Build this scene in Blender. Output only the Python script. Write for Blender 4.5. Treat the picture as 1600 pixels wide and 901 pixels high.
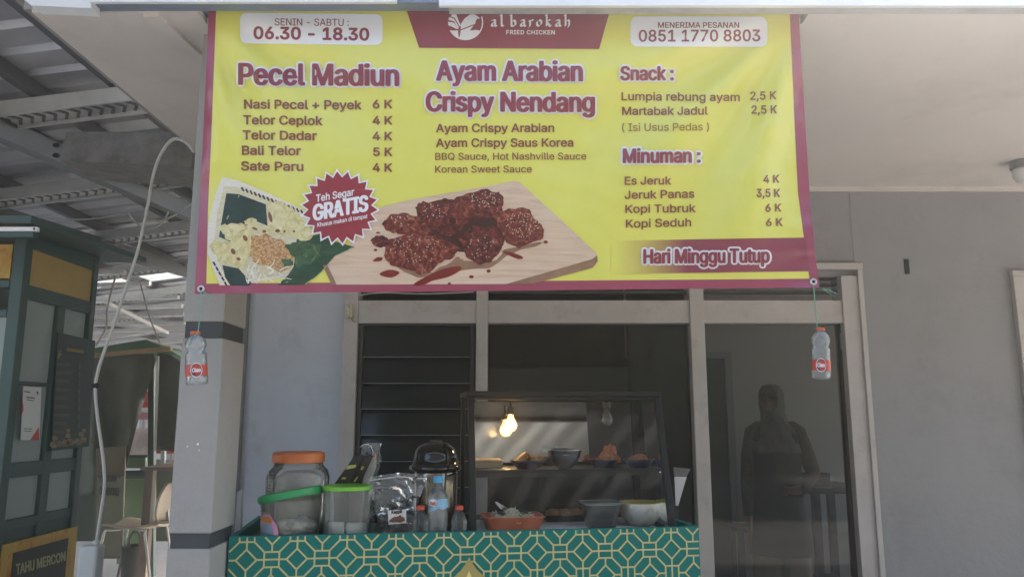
import bpy, bmesh, math, random, os
from mathutils import Vector, Matrix, geometry, noise as mnoise
R = math.radians
random.seed(7)
SC = bpy.context.scene
for o in list(bpy.data.objects):
    bpy.data.objects.remove(o)
COL = SC.collection

# ------------------------------------------------------------------ camera, world, sun, exposure
EYE = 1.5
VEIL = 0.017
PITCH = math.atan(200/1200)
cam = bpy.data.cameras.new('camera'); camo = bpy.data.objects.new('camera', cam); COL.objects.link(camo)
cam.lens = 27.0; cam.sensor_width = 36.0; cam.clip_start = 0.05; cam.clip_end = 500
camo.location = (0, 0, EYE); camo.rotation_euler = (R(90)+PITCH, 0, 0)
SC.camera = camo
SUN_EL, SUN_AZ = R(45), R(36)
world = bpy.data.worlds.new('World'); SC.world = world; world.use_nodes = True
wn = world.node_tree.nodes; wl = world.node_tree.links
sky = wn.new('ShaderNodeTexSky'); sky.sky_type = 'NISHITA'; sky.sun_disc = False
sky.sun_elevation = SUN_EL; sky.sun_rotation = SUN_AZ
sky.air_density = 1.2; sky.dust_density = 2.5; sky.ozone_density = 1.0
wl.new(sky.outputs[0], wn['Background'].inputs[0]); wn['Background'].inputs[1].default_value = 0.13
sl = bpy.data.lights.new('sun', 'SUN'); sl.energy = 4.0; sl.angle = R(0.5); sl.color = (1, .95, .87)
so = bpy.data.objects.new('sun', sl); COL.objects.link(so)
sv = Vector((math.sin(SUN_AZ)*math.cos(SUN_EL), math.cos(SUN_AZ)*math.cos(SUN_EL), math.sin(SUN_EL)))
so.rotation_euler = sv.to_track_quat('Z', 'Y').to_euler(); so.location = sv*30
vs = SC.view_settings; vs.view_transform = 'Standard'; vs.look = 'None'; vs.gamma = 1.0; vs.use_curve_mapping = False
vs.exposure = 2.08
SC.render.engine = 'CYCLES'
cy = SC.cycles
cy.use_denoising = True
try: cy.denoiser = 'OPENIMAGEDENOISE'
except Exception: pass
cy.max_bounces = 9; cy.diffuse_bounces = 5; cy.glossy_bounces = 4; cy.transmission_bounces = 6; cy.transparent_max_bounces = 24
cy.volume_bounces = 1
cy.caustics_reflective = False; cy.caustics_refractive = False

# ------------------------------------------------------------------ where a line of sight meets a plane (used to survey the place)
CP, SP = math.cos(PITCH), math.sin(PITCH)
def ray(px, py):
    a = (px-800)/1200; u = (450.5-py)/1200
    return Vector((a, CP-SP*u, SP+CP*u))
def P(px, py, Y):
    d = ray(px, py); t = Y/d.y
    return Vector((t*d.x, Y, EYE+t*d.z))
def PX(px, py, X):
    d = ray(px, py); t = X/d.x
    return Vector((X, t*d.y, EYE+t*d.z))
def PZ(px, py, Z):
    d = ray(px, py); t = (Z-EYE)/d.z
    return Vector((t*d.x, t*d.y, Z))

# ------------------------------------------------------------------ materials
MATS = {}
def mat(name, col, rough=.6, metal=0., var=0., vscale=8., bump=0., bscale=60., spec=.5, emit=None, dirt=0., dirtcol=(.05,.045,.04), dscale=2., coat=0.):
    if name in MATS: return MATS[name]
    m = bpy.data.materials.new(name); m.use_nodes = True
    nt = m.node_tree; N = nt.nodes; L = nt.links; b = N['Principled BSDF']
    b.inputs['Base Color'].default_value = (*col, 1); b.inputs['Roughness'].default_value = rough
    b.inputs['Metallic'].default_value = metal; b.inputs['Specular IOR Level'].default_value = spec
    b.inputs['Coat Weight'].default_value = coat
    tc = N.new('ShaderNodeTexCoord')
    src = None
    if var > 0:
        n = N.new('ShaderNodeTexNoise'); n.inputs['Scale'].default_value = vscale; n.inputs['Detail'].default_value = 6; n.inputs['Roughness'].default_value = .6
        L.new(tc.outputs['Object'], n.inputs['Vector'])
        r = N.new('ShaderNodeValToRGB'); r.color_ramp.elements[0].position = .3; r.color_ramp.elements[1].position = .7
        r.color_ramp.elements[0].color = (*[c*(1-var) for c in col], 1); r.color_ramp.elements[1].color = (*[min(1, c*(1+var)) for c in col], 1)
        L.new(n.outputs['Fac'], r.inputs['Fac']); src = r.outputs['Color']
        rr = N.new('ShaderNodeMapRange'); rr.inputs['To Min'].default_value = max(.02, rough*(1-.25)); rr.inputs['To Max'].default_value = min(1, rough*1.25)
        L.new(n.outputs['Fac'], rr.inputs['Value']); L.new(rr.outputs[0], b.inputs['Roughness'])
    if dirt > 0:
        n2 = N.new('ShaderNodeTexNoise'); n2.inputs['Scale'].default_value = dscale; n2.inputs['Detail'].default_value = 10; n2.inputs['Roughness'].default_value = .8
        L.new(tc.outputs['Object'], n2.inputs['Vector'])
        r2 = N.new('ShaderNodeValToRGB'); r2.color_ramp.elements[0].position = .52; r2.color_ramp.elements[1].position = .78
        r2.color_ramp.elements[0].color = (0,0,0,1); r2.color_ramp.elements[1].color = (dirt,)*3+(1,)
        L.new(n2.outputs['Fac'], r2.inputs['Fac'])
        mx = N.new('ShaderNodeMix'); mx.data_type = 'RGBA'
        L.new(r2.outputs['Color'], mx.inputs['Factor'])
        if src: L.new(src, mx.inputs['A'])
        else: mx.inputs['A'].default_value = (*col, 1)
        mx.inputs['B'].default_value = (*dirtcol, 1); src = mx.outputs['Result']
    if src: L.new(src, b.inputs['Base Color'])
    if bump > 0:
        n3 = N.new('ShaderNodeTexNoise'); n3.inputs['Scale'].default_value = bscale; n3.inputs['Detail'].default_value = 5
        L.new(tc.outputs['Object'], n3.inputs['Vector'])
        bp = N.new('ShaderNodeBump'); bp.inputs['Strength'].default_value = bump; bp.inputs['Distance'].default_value = .01
        L.new(n3.outputs['Fac'], bp.inputs['Height']); L.new(bp.outputs[0], b.inputs['Normal'])
    if emit:
        b.inputs['Emission Color'].default_value = (*emit[:3], 1); b.inputs['Emission Strength'].default_value = emit[3]
    MATS[name] = m; return m

def clear(name, tint=(1,1,1), film=(.6,.62,.62), cloud=.08, rough=.05, ior=1.45, bump=0., bscale=40, gloss=1.0):
    """thin clear sheet: see-through, fresnel gloss, and a little milky film"""
    if name in MATS: return MATS[name]
    m = bpy.data.materials.new(name); m.use_nodes = True
    nt = m.node_tree; N = nt.nodes; L = nt.links
    for n in list(N):
        if n.type != 'OUTPUT_MATERIAL': N.remove(n)
    out = [n for n in N if n.type == 'OUTPUT_MATERIAL'][0]
    tr = N.new('ShaderNodeBsdfTransparent'); tr.inputs[0].default_value = (*tint, 1)
    df = N.new('ShaderNodeBsdfDiffuse'); df.inputs[0].default_value = (*film, 1)
    gl = N.new('ShaderNodeBsdfGlossy'); gl.inputs['Roughness'].default_value = rough; gl.inputs[0].default_value = (gloss,)*3+(1,)
    fr = N.new('ShaderNodeFresnel'); fr.inputs['IOR'].default_value = ior
    m1 = N.new('ShaderNodeMixShader'); m2 = N.new('ShaderNodeMixShader')
    m1.inputs[0].default_value = cloud
    L.new(tr.outputs[0], m1.inputs[1]); L.new(df.outputs[0], m1.inputs[2])
    L.new(fr.outputs[0], m2.inputs[0]); L.new(m1.outputs[0], m2.inputs[1]); L.new(gl.outputs[0], m2.inputs[2])
    L.new(m2.outputs[0], out.inputs[0])
    if bump > 0:
        tc = N.new('ShaderNodeTexCoord'); n3 = N.new('ShaderNodeTexNoise'); n3.inputs['Scale'].default_value = bscale; n3.inputs['Detail'].default_value = 3
        L.new(tc.outputs['Object'], n3.inputs['Vector'])
        bp = N.new('ShaderNodeBump'); bp.inputs['Strength'].default_value = bump; bp.inputs['Distance'].default_value = .01
        L.new(n3.outputs['Fac'], bp.inputs['Height'])
        for q in (fr, gl): L.new(bp.outputs[0], q.inputs['Normal'])
    MATS[name] = m; return m

def ramp_mat(name, stops, scale, kind='noise', stretch=(1,1,1), rough=.4, detail=8, distort=0., bump=0., rot=(0,0,0), spec=.5):
    """printed or natural pattern: a noise / voronoi / wave field through a colour ramp"""
    if name in MATS: return MATS[name]
    m = bpy.data.materials.new(name); m.use_nodes = True
    nt = m.node_tree; N = nt.nodes; L = nt.links; b = N['Principled BSDF']; b.inputs['Roughness'].default_value = rough; b.inputs['Specular IOR Level'].default_value = spec
    tc = N.new('ShaderNodeTexCoord'); mp = N.new('ShaderNodeMapping'); mp.inputs['Scale'].default_value = stretch; mp.inputs['Rotation'].default_value = rot
    L.new(tc.outputs['Object'], mp.inputs['Vector'])
    if kind == 'voronoi':
        t = N.new('ShaderNodeTexVoronoi'); t.inputs['Scale'].default_value = scale; o = t.outputs['Distance']
    elif kind == 'wave':
        t = N.new('ShaderNodeTexWave'); t.inputs['Scale'].default_value = scale; t.inputs['Distortion'].default_value = distort; t.inputs['Detail'].default_value = 3; o = t.outputs['Fac']
    else:
        t = N.new('ShaderNodeTexNoise'); t.inputs['Scale'].default_value = scale; t.inputs['Detail'].default_value = detail; t.inputs['Distortion'].default_value = distort; t.inputs['Roughness'].default_value = .65; o = t.outputs['Fac']
    L.new(mp.outputs[0], t.inputs['Vector'])
    r = N.new('ShaderNodeValToRGB'); e = r.color_ramp.elements
    e[0].position, e[1].position = stops[0][0], stops[-1][0]
    e[0].color = (*stops[0][1], 1); e[1].color = (*stops[-1][1], 1)
    for p, c in stops[1:-1]:
        q = e.new(p); q.color = (*c, 1)
    L.new(o, r.inputs['Fac']); L.new(r.outputs['Color'], b.inputs['Base Color'])
    if bump:
        bp = N.new('ShaderNodeBump'); bp.inputs['Strength'].default_value = bump; bp.inputs['Distance'].default_value = .01
        L.new(o, bp.inputs['Height']); L.new(bp.outputs[0], b.inputs['Normal'])
    MATS[name] = m; return m

# ------------------------------------------------------------------ objects
def root_matrix(o):
    while o.parent: o = o.parent
    return Matrix.Translation(o.location) @ Matrix.Rotation(o.rotation_euler.z, 4, 'Z')
def tag(o, label=None, cat=None, group=None, kind=None):
    if label: o['label'] = label
    if cat: o['category'] = cat
    if group: o['group'] = group
    if kind: o['kind'] = kind
    return o
def thing(name, label, cat, loc, group=None, rotz=0):
    o = bpy.data.objects.new(name, None); COL.objects.link(o); o.location = loc; o.rotation_euler = (0,0,rotz); o.empty_display_size = .05
    return tag(o, label, cat, group)

class MB:
    def __init__(s): s.b = bmesh.new()
    def v(s, p): return s.b.verts.new(p)
    def face(s, pts):
        try: return s.b.faces.new([s.v(p) for p in pts])
        except ValueError: return None
    def box(s, a, c, M=None):
        x0, x1 = sorted((a[0], c[0])); y0, y1 = sorted((a[1], c[1])); z0, z1 = sorted((a[2], c[2]))
        p = [Vector(q) for q in ((x0,y0,z0),(x1,y0,z0),(x1,y1,z0),(x0,y1,z0),(x0,y0,z1),(x1,y0,z1),(x1,y1,z1),(x0,y1,z1))]
        if M: p = [M @ q for q in p]
        s.hexa(p); return s
    def hexa(s, p):
        vs_ = [s.v(q) for q in p]
        for f in ((3,2,1,0),(4,5,6,7),(0,1,5,4),(1,2,6,5),(2,3,7,6),(3,0,4,7)):
            s.b.faces.new([vs_[i] for i in f])
        return s
    def bar(s, p, q, w, h=None, up=(0,0,1)):
        p, q = Vector(p), Vector(q); h = h or w; d = (q-p).normalized(); up = Vector(up)
        sd = d.cross(up)
        if sd.length < 1e-4: sd = d.cross(Vector((0,1,0)))
        sd.normalize(); u = sd.cross(d).normalized(); a = sd*w/2; b = u*h/2
        return s.hexa([p-a-b, p+a-b, q+a-b, q-a-b, p-a+b, p+a+b, q+a+b, q-a+b])
    def tube(s, pts, r, seg=10, caps=True):
        pts = [Vector(p) for p in pts]; rings = []; prev = None
        for i, p in enumerate(pts):
            d = (pts[min(i+1, len(pts)-1)]-pts[max(i-1, 0)]).normalized()
            if prev is None:
                n = d.cross(Vector((0,0,1)))
                if n.length < 1e-3: n = d.cross(Vector((0,1,0)))
            else: n = prev - d*prev.dot(d)
            n.normalize(); prev = n; bn = d.cross(n)
            rr = r[i] if isinstance(r, (list, tuple)) else r
            rings.append([s.v(p+(n*math.cos(2*math.pi*k/seg)+bn*math.sin(2*math.pi*k/seg))*rr) for k in range(seg)])
        s.skin(rings, caps); return s
    def skin(s, rings, caps=True, closed=True):
        n = len(rings[0])
        for a, b in zip(rings, rings[1:]):
            for k in range(n if closed else n-1):
                try: s.b.faces.new([a[k], a[(k+1) % n], b[(k+1) % n], b[k]])
                except ValueError: pass
        if caps:
            for rg in (rings[0], rings[-1]):
                try: s.b.faces.new(rg)
                except ValueError: pass
    def lathe(s, prof, c, seg=36, caps=(True, True), power=2., M=None):
        """prof: (radius, z) ; power > 2 gives a rounded square section"""
        rings = []
        for r, z in prof:
            rg = []
            for k in range(seg):
                t = 2*math.pi*k/seg; ca, sa = math.cos(t), math.sin(t)
                f = (abs(ca)**power+abs(sa)**power)**(-1/power)
                q = Vector((r*f*ca, r*f*sa, z))
                if M: q = M @ q
                rg.append(s.v(Vector(c)+q))
            rings.append(rg)
        s.skin(rings, False)
        if caps[0]: s.b.faces.new(rings[0])
        if caps[1]: s.b.faces.new(rings[-1])
        return s
    def loft(s, secs, seg=20, caps=True):
        rings = []
        for c, rx, ry in secs:
            rings.append([s.v((c[0]+rx*math.cos(2*math.pi*k/seg), c[1]+ry*math.sin(2*math.pi*k/seg), c[2])) for k in range(seg)])
        s.skin(rings, caps); return s
    def ball(s, c, r, sc=(1,1,1), seg=16, rings=10, jit=0., seed=0, M=None):
        ret = bmesh.ops.create_uvsphere(s.b, u_segments=seg, v_segments=rings, radius=1)
        for v in ret['verts']:
            k = 1
            if jit: k = 1+jit*mnoise.noise(v.co*2.3+Vector((seed*7.1, seed*3.3, seed)))
            q = Vector((v.co.x*sc[0]*r*k, v.co.y*sc[1]*r*k, v.co.z*sc[2]*r*k))
            if M: q = M @ q
            v.co = Vector(c)+q
        return s
    def prism(s, pts, d):
        pts = [Vector(p) for p in pts]; d = Vector(d)
        a = [s.v(p) for p in pts]; b = [s.v(p+d) for p in pts]; n = len(pts)
        s.b.faces.new(a[::-1]); s.b.faces.new(b)
        for i in range(n): s.b.faces.new([a[i], a[(i+1) % n], b[(i+1) % n], b[i]])
        return s
    def build(s, name, m, parent=None, smooth=False, bevel=0., space='w', solid=0., sub=0, angle=None):
        bmesh.ops.remove_doubles(s.b, verts=s.b.verts, dist=1e-6) if smooth else None
        bmesh.ops.recalc_face_normals(s.b, faces=s.b.faces)
        me = bpy.data.meshes.new(name); o = bpy.data.objects.new(name, me); COL.objects.link(o)
        if parent is not None:
            o.parent = parent
            if space == 'w': s.b.transform(root_matrix(parent).inverted())
        elif space == 'w':
            lo = Vector((min(v.co.x for v in s.b.verts), min(v.co.y for v in s.b.verts), min(v.co.z for v in s.b.verts)))
            hi = Vector((max(v.co.x for v in s.b.verts), max(v.co.y for v in s.b.verts), max(v.co.z for v in s.b.verts)))
            L = Vector(((lo.x+hi.x)/2, (lo.y+hi.y)/2, lo.z)); s.b.transform(Matrix.Translation(-L)); o.location = L
        s.b.to_mesh(me); s.b.free(); me.materials.append(m)
        if smooth:
            for p in me.polygons: p.use_smooth = True
            if angle:
                try: me.set_sharp_from_angle(angle=R(angle))
                except Exception: pass
        if solid:
            md = o.modifiers.new('thickness', 'SOLIDIFY'); md.thickness = solid; md.offset = 0
        if bevel:
            md = o.modifiers.new('bevel', 'BEVEL'); md.width = bevel; md.segments = 2; md.limit_method = 'ANGLE'
        if sub:
            md = o.modifiers.new('sub', 'SUBSURF'); md.levels = sub; md.render_levels = sub
        return o

def curve_pts(pts, n=8):
    """Catmull-Rom through points"""
    pts = [Vector(p) for p in pts]; out = []
    for i in range(len(pts)-1):
        p0, p1, p2, p3 = pts[max(i-1,0)], pts[i], pts[i+1], pts[min(i+2,len(pts)-1)]
        for k in range(n):
            t = k/n
            out.append(.5*((2*p1)+(p2-p0)*t+(2*p0-5*p1+4*p2-p3)*t*t+(3*p1-p0-3*p2+p3)*t**3))
    out.append(pts[-1]); return out

# ------------------------------------------------------------------ lettering
FONT = None
try:
    FONT = bpy.data.fonts.load(os.path.join(bpy.utils.system_resource('DATAFILES'), 'fonts', 'Inter.woff2'))
except Exception:
    FONT = None
_tc = {}
def contours(t, spacing):
    c = bpy.data.curves.new('lettering', 'FONT'); c.body = t; c.space_character = spacing
    if FONT: c.font = FONT
    o = bpy.data.objects.new('lettering', c); COL.objects.link(o)
    dg = bpy.context.evaluated_depsgraph_get(); dg.update()
    cu = o.evaluated_get(dg).to_curve(dg); out = []
    for sp in cu.splines:
        pts = []
        if sp.type == 'BEZIER':
            bp = sp.bezier_points; n = len(bp)
            for i in range(n):
                a, b = bp[i], bp[(i+1) % n]
                straight = (a.handle_right-a.co).cross(b.co-a.co).length < 1e-6 and (b.handle_left-b.co).cross(b.co-a.co).length < 1e-6
                q = [a.co] if straight else geometry.interpolate_bezier(a.co, a.handle_right, b.handle_left, b.co, 5)[:-1]
                pts += [(p[0], p[1]) for p in q]
        else: pts = [(p.co[0], p.co[1]) for p in sp.points]
        cl = []
        for p in pts:
            if not cl or math.hypot(p[0]-cl[-1][0], p[1]-cl[-1][1]) > 1e-5: cl.append(p)
        if len(cl) > 2: out.append(cl)
    o.to_curve_clear() if hasattr(o, 'to_curve_clear') else None
    bpy.data.objects.remove(o); bpy.data.curves.remove(c)
    return out
def glyphs(s, spacing=1.0):
    """letters in units of the cap height: (list of (contours, filled trapezoids)), width; non-zero winding fill, slab by slab"""
    key = (s, spacing)
    if key in _tc: return _tc[key]
    if 'cap' not in _tc:
        ys_ = [y for c in contours('H', 1.0) for x, y in c]; _tc['cap'] = max(ys_)-min(ys_)
    cap = _tc['cap']; cs = contours(s, spacing); x0 = min(x for c in cs for x, y in c)
    cs = [[((x-x0)/cap, y/cap) for x, y in c] for c in cs]
    cl = []                                   # contours that share a stretch of the line belong to one letter
    for c in sorted(cs, key=lambda c: min(p[0] for p in c)):
        a, b = min(p[0] for p in c), max(p[0] for p in c)
        if cl and a < cl[-1][1]: cl[-1][2].append(c); cl[-1][1] = max(cl[-1][1], b)
        else: cl.append([a, b, [c]])
    out = []
    for _, _, g in cl:
        E_ = []
        for c in g:
            for i in range(len(c)):
                (ax, ay), (bx, by) = c[i-1], c[i]
                if abs(ay-by) > 1e-7: E_.append((ax, ay, bx, by, 1) if ay < by else (bx, by, ax, ay, -1))
        ys_ = sorted(set([round(y, 4) for e in E_ for y in (e[1], e[3])]+[k*.025 for k in range(-16, 46)]))
        lo, hi = min(e[1] for e in E_), max(e[3] for e in E_); ys_ = [y for y in ys_ if lo-1e-6 <= y <= hi+1e-6]; tz_ = []
        for y0, y1 in zip(ys_, ys_[1:]):
            if y1-y0 < 1e-4: continue
            ym = (y0+y1)/2; row = []
            for e in E_:
                if e[1] < ym < e[3]:
                    fx = lambda y: e[0]+(e[2]-e[0])*(min(max(y, e[1]), e[3])-e[1])/(e[3]-e[1])
                    row.append((fx(ym), fx(y0), fx(y1), e[4]))
            row.sort(); w = 0
            for k, r in enumerate(row):
                if w == 0: st = r
                w += r[3]
                if w == 0: tz_.append(((st[1], y0), (r[1], y0), (r[2], y1), (st[2], y1)))
        out.append((g, tz_))
    _tc[key] = (out, max(x for c in cs for x, y in c)); return _tc[key]

def letter(mb, s, x0, y0, x1, y1, h0, h1, fn, layer=0., bold=(0,0), spacing=1.0):
    """lay lettering on a surface: baseline (x0,y0)-(x1,y1), cap heights h0,h1; fn(px,py,layer) gives the point"""
    g, w = glyphs(s, spacing); n = 0
    def tp(p):
        t = p[0]/w; return (x0+(x1-x0)*t, y0+(y1-y0)*t-(h0+(h1-h0)*t)*p[1])
    for k, (cs, tz_) in enumerate(g):
        loops = [[tp(p) for p in c] for c in cs]
        for q in tz_:
            q = [tp(p) for p in q]; q = [p for i, p in enumerate(q) if math.hypot(p[0]-q[i-1][0], p[1]-q[i-1][1]) > 1e-4]
            if len(q) > 2: mb.face([fn(p[0], p[1], layer) for p in q])
        if bold[0] <= 0: continue
        for c in loops:
            for i in range(len(c)):
                A, B = c[i-1], c[i]; n += 1
                ang0 = math.atan2((B[1]-A[1])/bold[1], (B[0]-A[0])/bold[0]); hull = []
                for q, st in ((B, -90), (A, 90)):
                    for m_ in range(4):
                        t = ang0+R(st+m_*60); hull.append((q[0]+bold[0]*math.cos(t), q[1]+bold[1]*math.sin(t)))
                lay = layer+.18+.4*((n*7) % 53)/53
                try: mb.b.faces.new([mb.v(fn(p[0], p[1], lay)) for p in hull])
                except ValueError: pass

# =================================================================================================== THE SETTING
M_wall = mat('wall_paint_pale_blue', (.56,.60,.67), .75, var=.05, vscale=3, bump=.3, bscale=26, dirt=.55, dirtcol=(.25,.26,.28), dscale=3.2)
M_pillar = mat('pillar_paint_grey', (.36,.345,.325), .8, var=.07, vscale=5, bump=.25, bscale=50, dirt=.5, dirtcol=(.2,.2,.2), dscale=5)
M_pillar_d = mat('pilaster_paint_grey', (.2,.2,.2), .8, var=.1, vscale=5, bump=.2)  # darker grey paint of the pilaster
M_band = mat('band_dark_paint', (.05,.055,.06), .6, var=.15, vscale=6, bump=.15)
M_soffit = mat('soffit_board', (.66,.60,.545), .85, var=.05, vscale=1.6, bump=.1, bscale=14, dirt=.45, dirtcol=(.36,.31,.26), dscale=1.1)
M_frame = mat('frame_paint_greige', (.50,.465,.44), .55, var=.06, vscale=6, bump=.1, bscale=40, dirt=.5, dirtcol=(.14,.12,.1), dscale=7)
M_fascia = mat('fascia_blue_paint', (.17,.21,.29), .5, var=.15, vscale=8, dirt=.4, dirtcol=(.4,.4,.4), dscale=12)
M_flash = mat('white_sheet_metal', (.8,.81,.82), .4, var=.05, vscale=5)
M_dark = mat('dark_unlit_paint', (.045,.05,.05), .7, var=.1)
M_black = mat('black_painted_steel', (.014,.015,.015), .5, var=.2, vscale=20, spec=.3)
M_ground = mat('concrete_ground', (.38,.36,.34), .9, var=.15, vscale=1.5, bump=.3, bscale=30, dirt=.5, dirtcol=(.12,.11,.1), dscale=1.2)

g = MB(); g.face([(-24,-16,0),(14,-16,0),(14,22,0),(-24,22,0)])
tag(g.build('ground', M_ground), 'grey concrete yard floor under the stalls', kind='structure')

YW = 3.97                        # facade
SOF = 2.71                       # soffit height
house = thing('house', 'low grey house with shaded porch, pillar and glazed shop front behind the menu banner', 'house', (0, YW, 0))
def wx(px, py=600, Y=YW): return P(px, py, Y).x
def wz(py, Y=YW): return P(800, py, Y).z
X_L, X_535, X_558 = -1.46, wx(535), wx(557)
X_742, X_762, X_1078, X_1100, X_1322, X_1345 = wx(744,560), wx(762,560), wx(1079,560), wx(1101,560), wx(1322), wx(1349)
Z_HEAD, Z_T1, Z_T0 = wz(432), wz(470), wz(505)
W = MB()
W.box((X_L, YW, 0), (X_535, YW+.14, SOF+.1))
W.build('wall', M_wall, house)
W = MB()
W.box((X_535, YW+.002, Z_HEAD), (X_1345, YW+.138, SOF+.1))
X_D2 = wx(1577, 430)
W.box((X_1345, YW, 0), (X_D2, YW+.14, SOF+.1))
W.box((X_D2, YW+.002, wz(430)), (X_D2+1.6, YW+.138, SOF+.1))
W.build('wall', mat('wall_paint_grey_shade', (.285,.283,.282), .75, var=.05, vscale=3, bump=.35, bscale=26, dirt=.6, dirtcol=(.17,.165,.16), dscale=1.7), house)  # grey paint darkened to stand for the weaker light on this side
# pilaster on the left end of the facade
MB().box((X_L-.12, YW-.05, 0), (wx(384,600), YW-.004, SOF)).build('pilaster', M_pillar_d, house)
# side and rear walls, partition
S = MB()
S.box((X_L, YW+.142, 0), (X_L+.14, 7.4, SOF+.1))
S.build('side_wall', M_wall, house)
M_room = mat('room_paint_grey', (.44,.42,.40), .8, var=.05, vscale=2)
B = MB(); B.box((X_1100-.6, 6.3, 0), (4.2, 6.4, 2.7)); B.box((4.2, YW+.15, 0), (4.3, 4.6, 2.7)); B.box((4.2, 4.6, 0), (4.3, 6.0, .9)); B.box((4.2, 4.6, 2.1), (4.3, 6.0, 2.7)); B.box((4.2, 6.0, 0), (4.3, 6.4, 2.7))  # unseen opening added in the right wall to let daylight in
B.build('room_wall', M_room, house)
B = MB(); B.box((X_1078+.02, YW+.16, 0), (X_1078+.05, 6.28, 2.7)); B.box((X_L+.15, 6.2, 0), (X_1078-.01, 6.28, 2.7))  # added to keep the middle bay dark; unlit gloom put into its colour
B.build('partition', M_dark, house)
MB().box((X_L+.141, YW+.145, 2.6), (4.2, 6.3, 2.7)).build('room_ceiling', M_room, house)
MB().box((X_L+.141, YW+.02, .0), (4.2, 6.3, .03)).build('room_floor', mat('room_floor_tile', (.25,.24,.23), .4, var=.1), house)
# soffit and roof slab
S = MB(); S.box((X_L, 2.165, SOF), (-.955, YW-.002, SOF+.02))
S.build('soffit', M_soffit, house)
S = MB(); S.box((-.9545, 2.232, SOF), (.905, YW-.002, SOF+.0195)); S.build('soffit', M_soffit, house)
S = MB(); S.box((.9055, 2.165, SOF), (5.2, YW-.002, SOF+.02)); S.build('soffit', M_soffit, house)
MB().bar((-1.10, 2.17, SOF-.006), (-.9, YW-.01, SOF-.006), .05, .012).build('soffit_batten', M_soffit, house)
MB().box((wx(1240,293), YW-.02, wz(300)), (5.2, YW-.002, SOF-.001)).build('soffit_moulding', M_soffit, house)
MB().box((X_L-.05, 2.20, SOF+.03), (5.2, 7.4, SOF+.2)).build('roof', mat('roof_slab', (.3,.29,.28), .9, var=.1), house)
# fascia board, white flashing
F = MB(); F.box((P(140,16,2.11).x, 2.112, SOF+.002), (5.2, 2.16, SOF+.16))
F.build('fascia', M_fascia, house)
MB().box((P(700,16,2.11).x, 2.1, SOF-.006), (5.2, 2.1635, SOF+.0015)).build('fascia_batten', mat('weathered_batten', (.42,.42,.42), .7, var=.2, vscale=15), house)
MB().box((P(140,5,2.1).x, 2.095, wz(4.5,2.1)), (P(620,5,2.1).x, 2.108, SOF+.2)).build('flashing', M_flash, house)
MB().box((P(686,9,2.1).x, 2.093, wz(11,2.1)), (5.2, 2.106, SOF+.2)).build('flashing', M_flash, house)
F = MB(); F.prism([P(35,-2,2.1), P(50,9,2.1), P(142,13,2.1), P(142,3,2.1), P(150,-30,2.1), P(35,-30,2.1)], (0,.05,0))
F.build('flashing', M_flash, house)
# pillar with recessed dark bands
PX0, PX1, PY0, PY1 = -.992, -.868, 2.30, 2.49
zb = [0, wz(857,PY0), wz(833,PY0), wz(528,PY0), wz(502,PY0), SOF]
C = MB()
for a, b in ((zb[0], zb[1]), (zb[2], zb[3]), (zb[4], zb[5])): C.box((PX0, PY0, a), (PX1, PY1, b))
pil = C.build('pillar', M_pillar, house, bevel=.004)
for a, b in ((zb[1], zb[2]), (zb[3], zb[4])): MB().box((PX0+.006, PY0+.006, a+.0005), (PX1-.006, PY1-.006, b-.0005)).build('painted_band', M_band, pil)

for x, y, r_ in ((309,693,5),(293,697,3),(311,703,2.5)):
    c = P(x, y, PY0); MB().prism([c+Vector((r_*.0009*math.cos(R(q))*random.uniform(.6,1.1), -.0012, r_*.0009*math.sin(R(q))*random.uniform(.6,1.1))) for q in range(0,360,36)], (0,.001,0)).build('paint_chip', M_flash, pil)
# shop-front joinery
yf0, yf1 = YW-.03, YW+.10
J = MB()
J.box((X_535, yf0, 0), (X_558, yf1, Z_HEAD))
J.box((X_742, yf0, 0), (X_762, yf1, Z_HEAD))
J.box((X_1078, yf0, 0), (X_1100, yf1, Z_HEAD))
J.box((X_1322, yf0, 0), (X_1345-.004, yf1, Z_HEAD-.0))
fr = J.build('door_frame', M_frame, house, bevel=.003)
J = MB()
for a, b in ((X_558, X_742), (X_762, X_1078), (X_1100, X_1322)):
    J.box((a+.001, yf0+.012, Z_T0), (b-.001, yf1-.01, Z_T1))
J.build('transom', M_frame, house)
J = MB(); J.box((X_1345-.006, YW-.045, 0), (X_1345+.02, YW-.002, Z_HEAD+.03)); J.box((X_535-.01, YW-.047, Z_HEAD+.031), (X_1345+.023, YW-.001, Z_HEAD+.065))
J.build('architrave', M_frame, house, bevel=.003)
# thin vent slats over the transom
for z in (Z_T1+.045, Z_T1+.085, Z_T1+.12):
    V = MB()
    for a, b in ((X_558, X_742), (X_762, X_1078), (X_1100, X_1322)):
        V.box((a+.002, YW+.02, z), (b-.002, YW+.06, z+.012))
    V.build('vent_slat', M_dark, house)
MB().tube(curve_pts([P(560,461,YW-.02), P(600,457,YW-.02), P(660,459,YW-.02), P(740,456,YW-.02)]), .003, 6).build('cable', mat('white_cable_pvc', (.50,.50,.47), .45), house)
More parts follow.
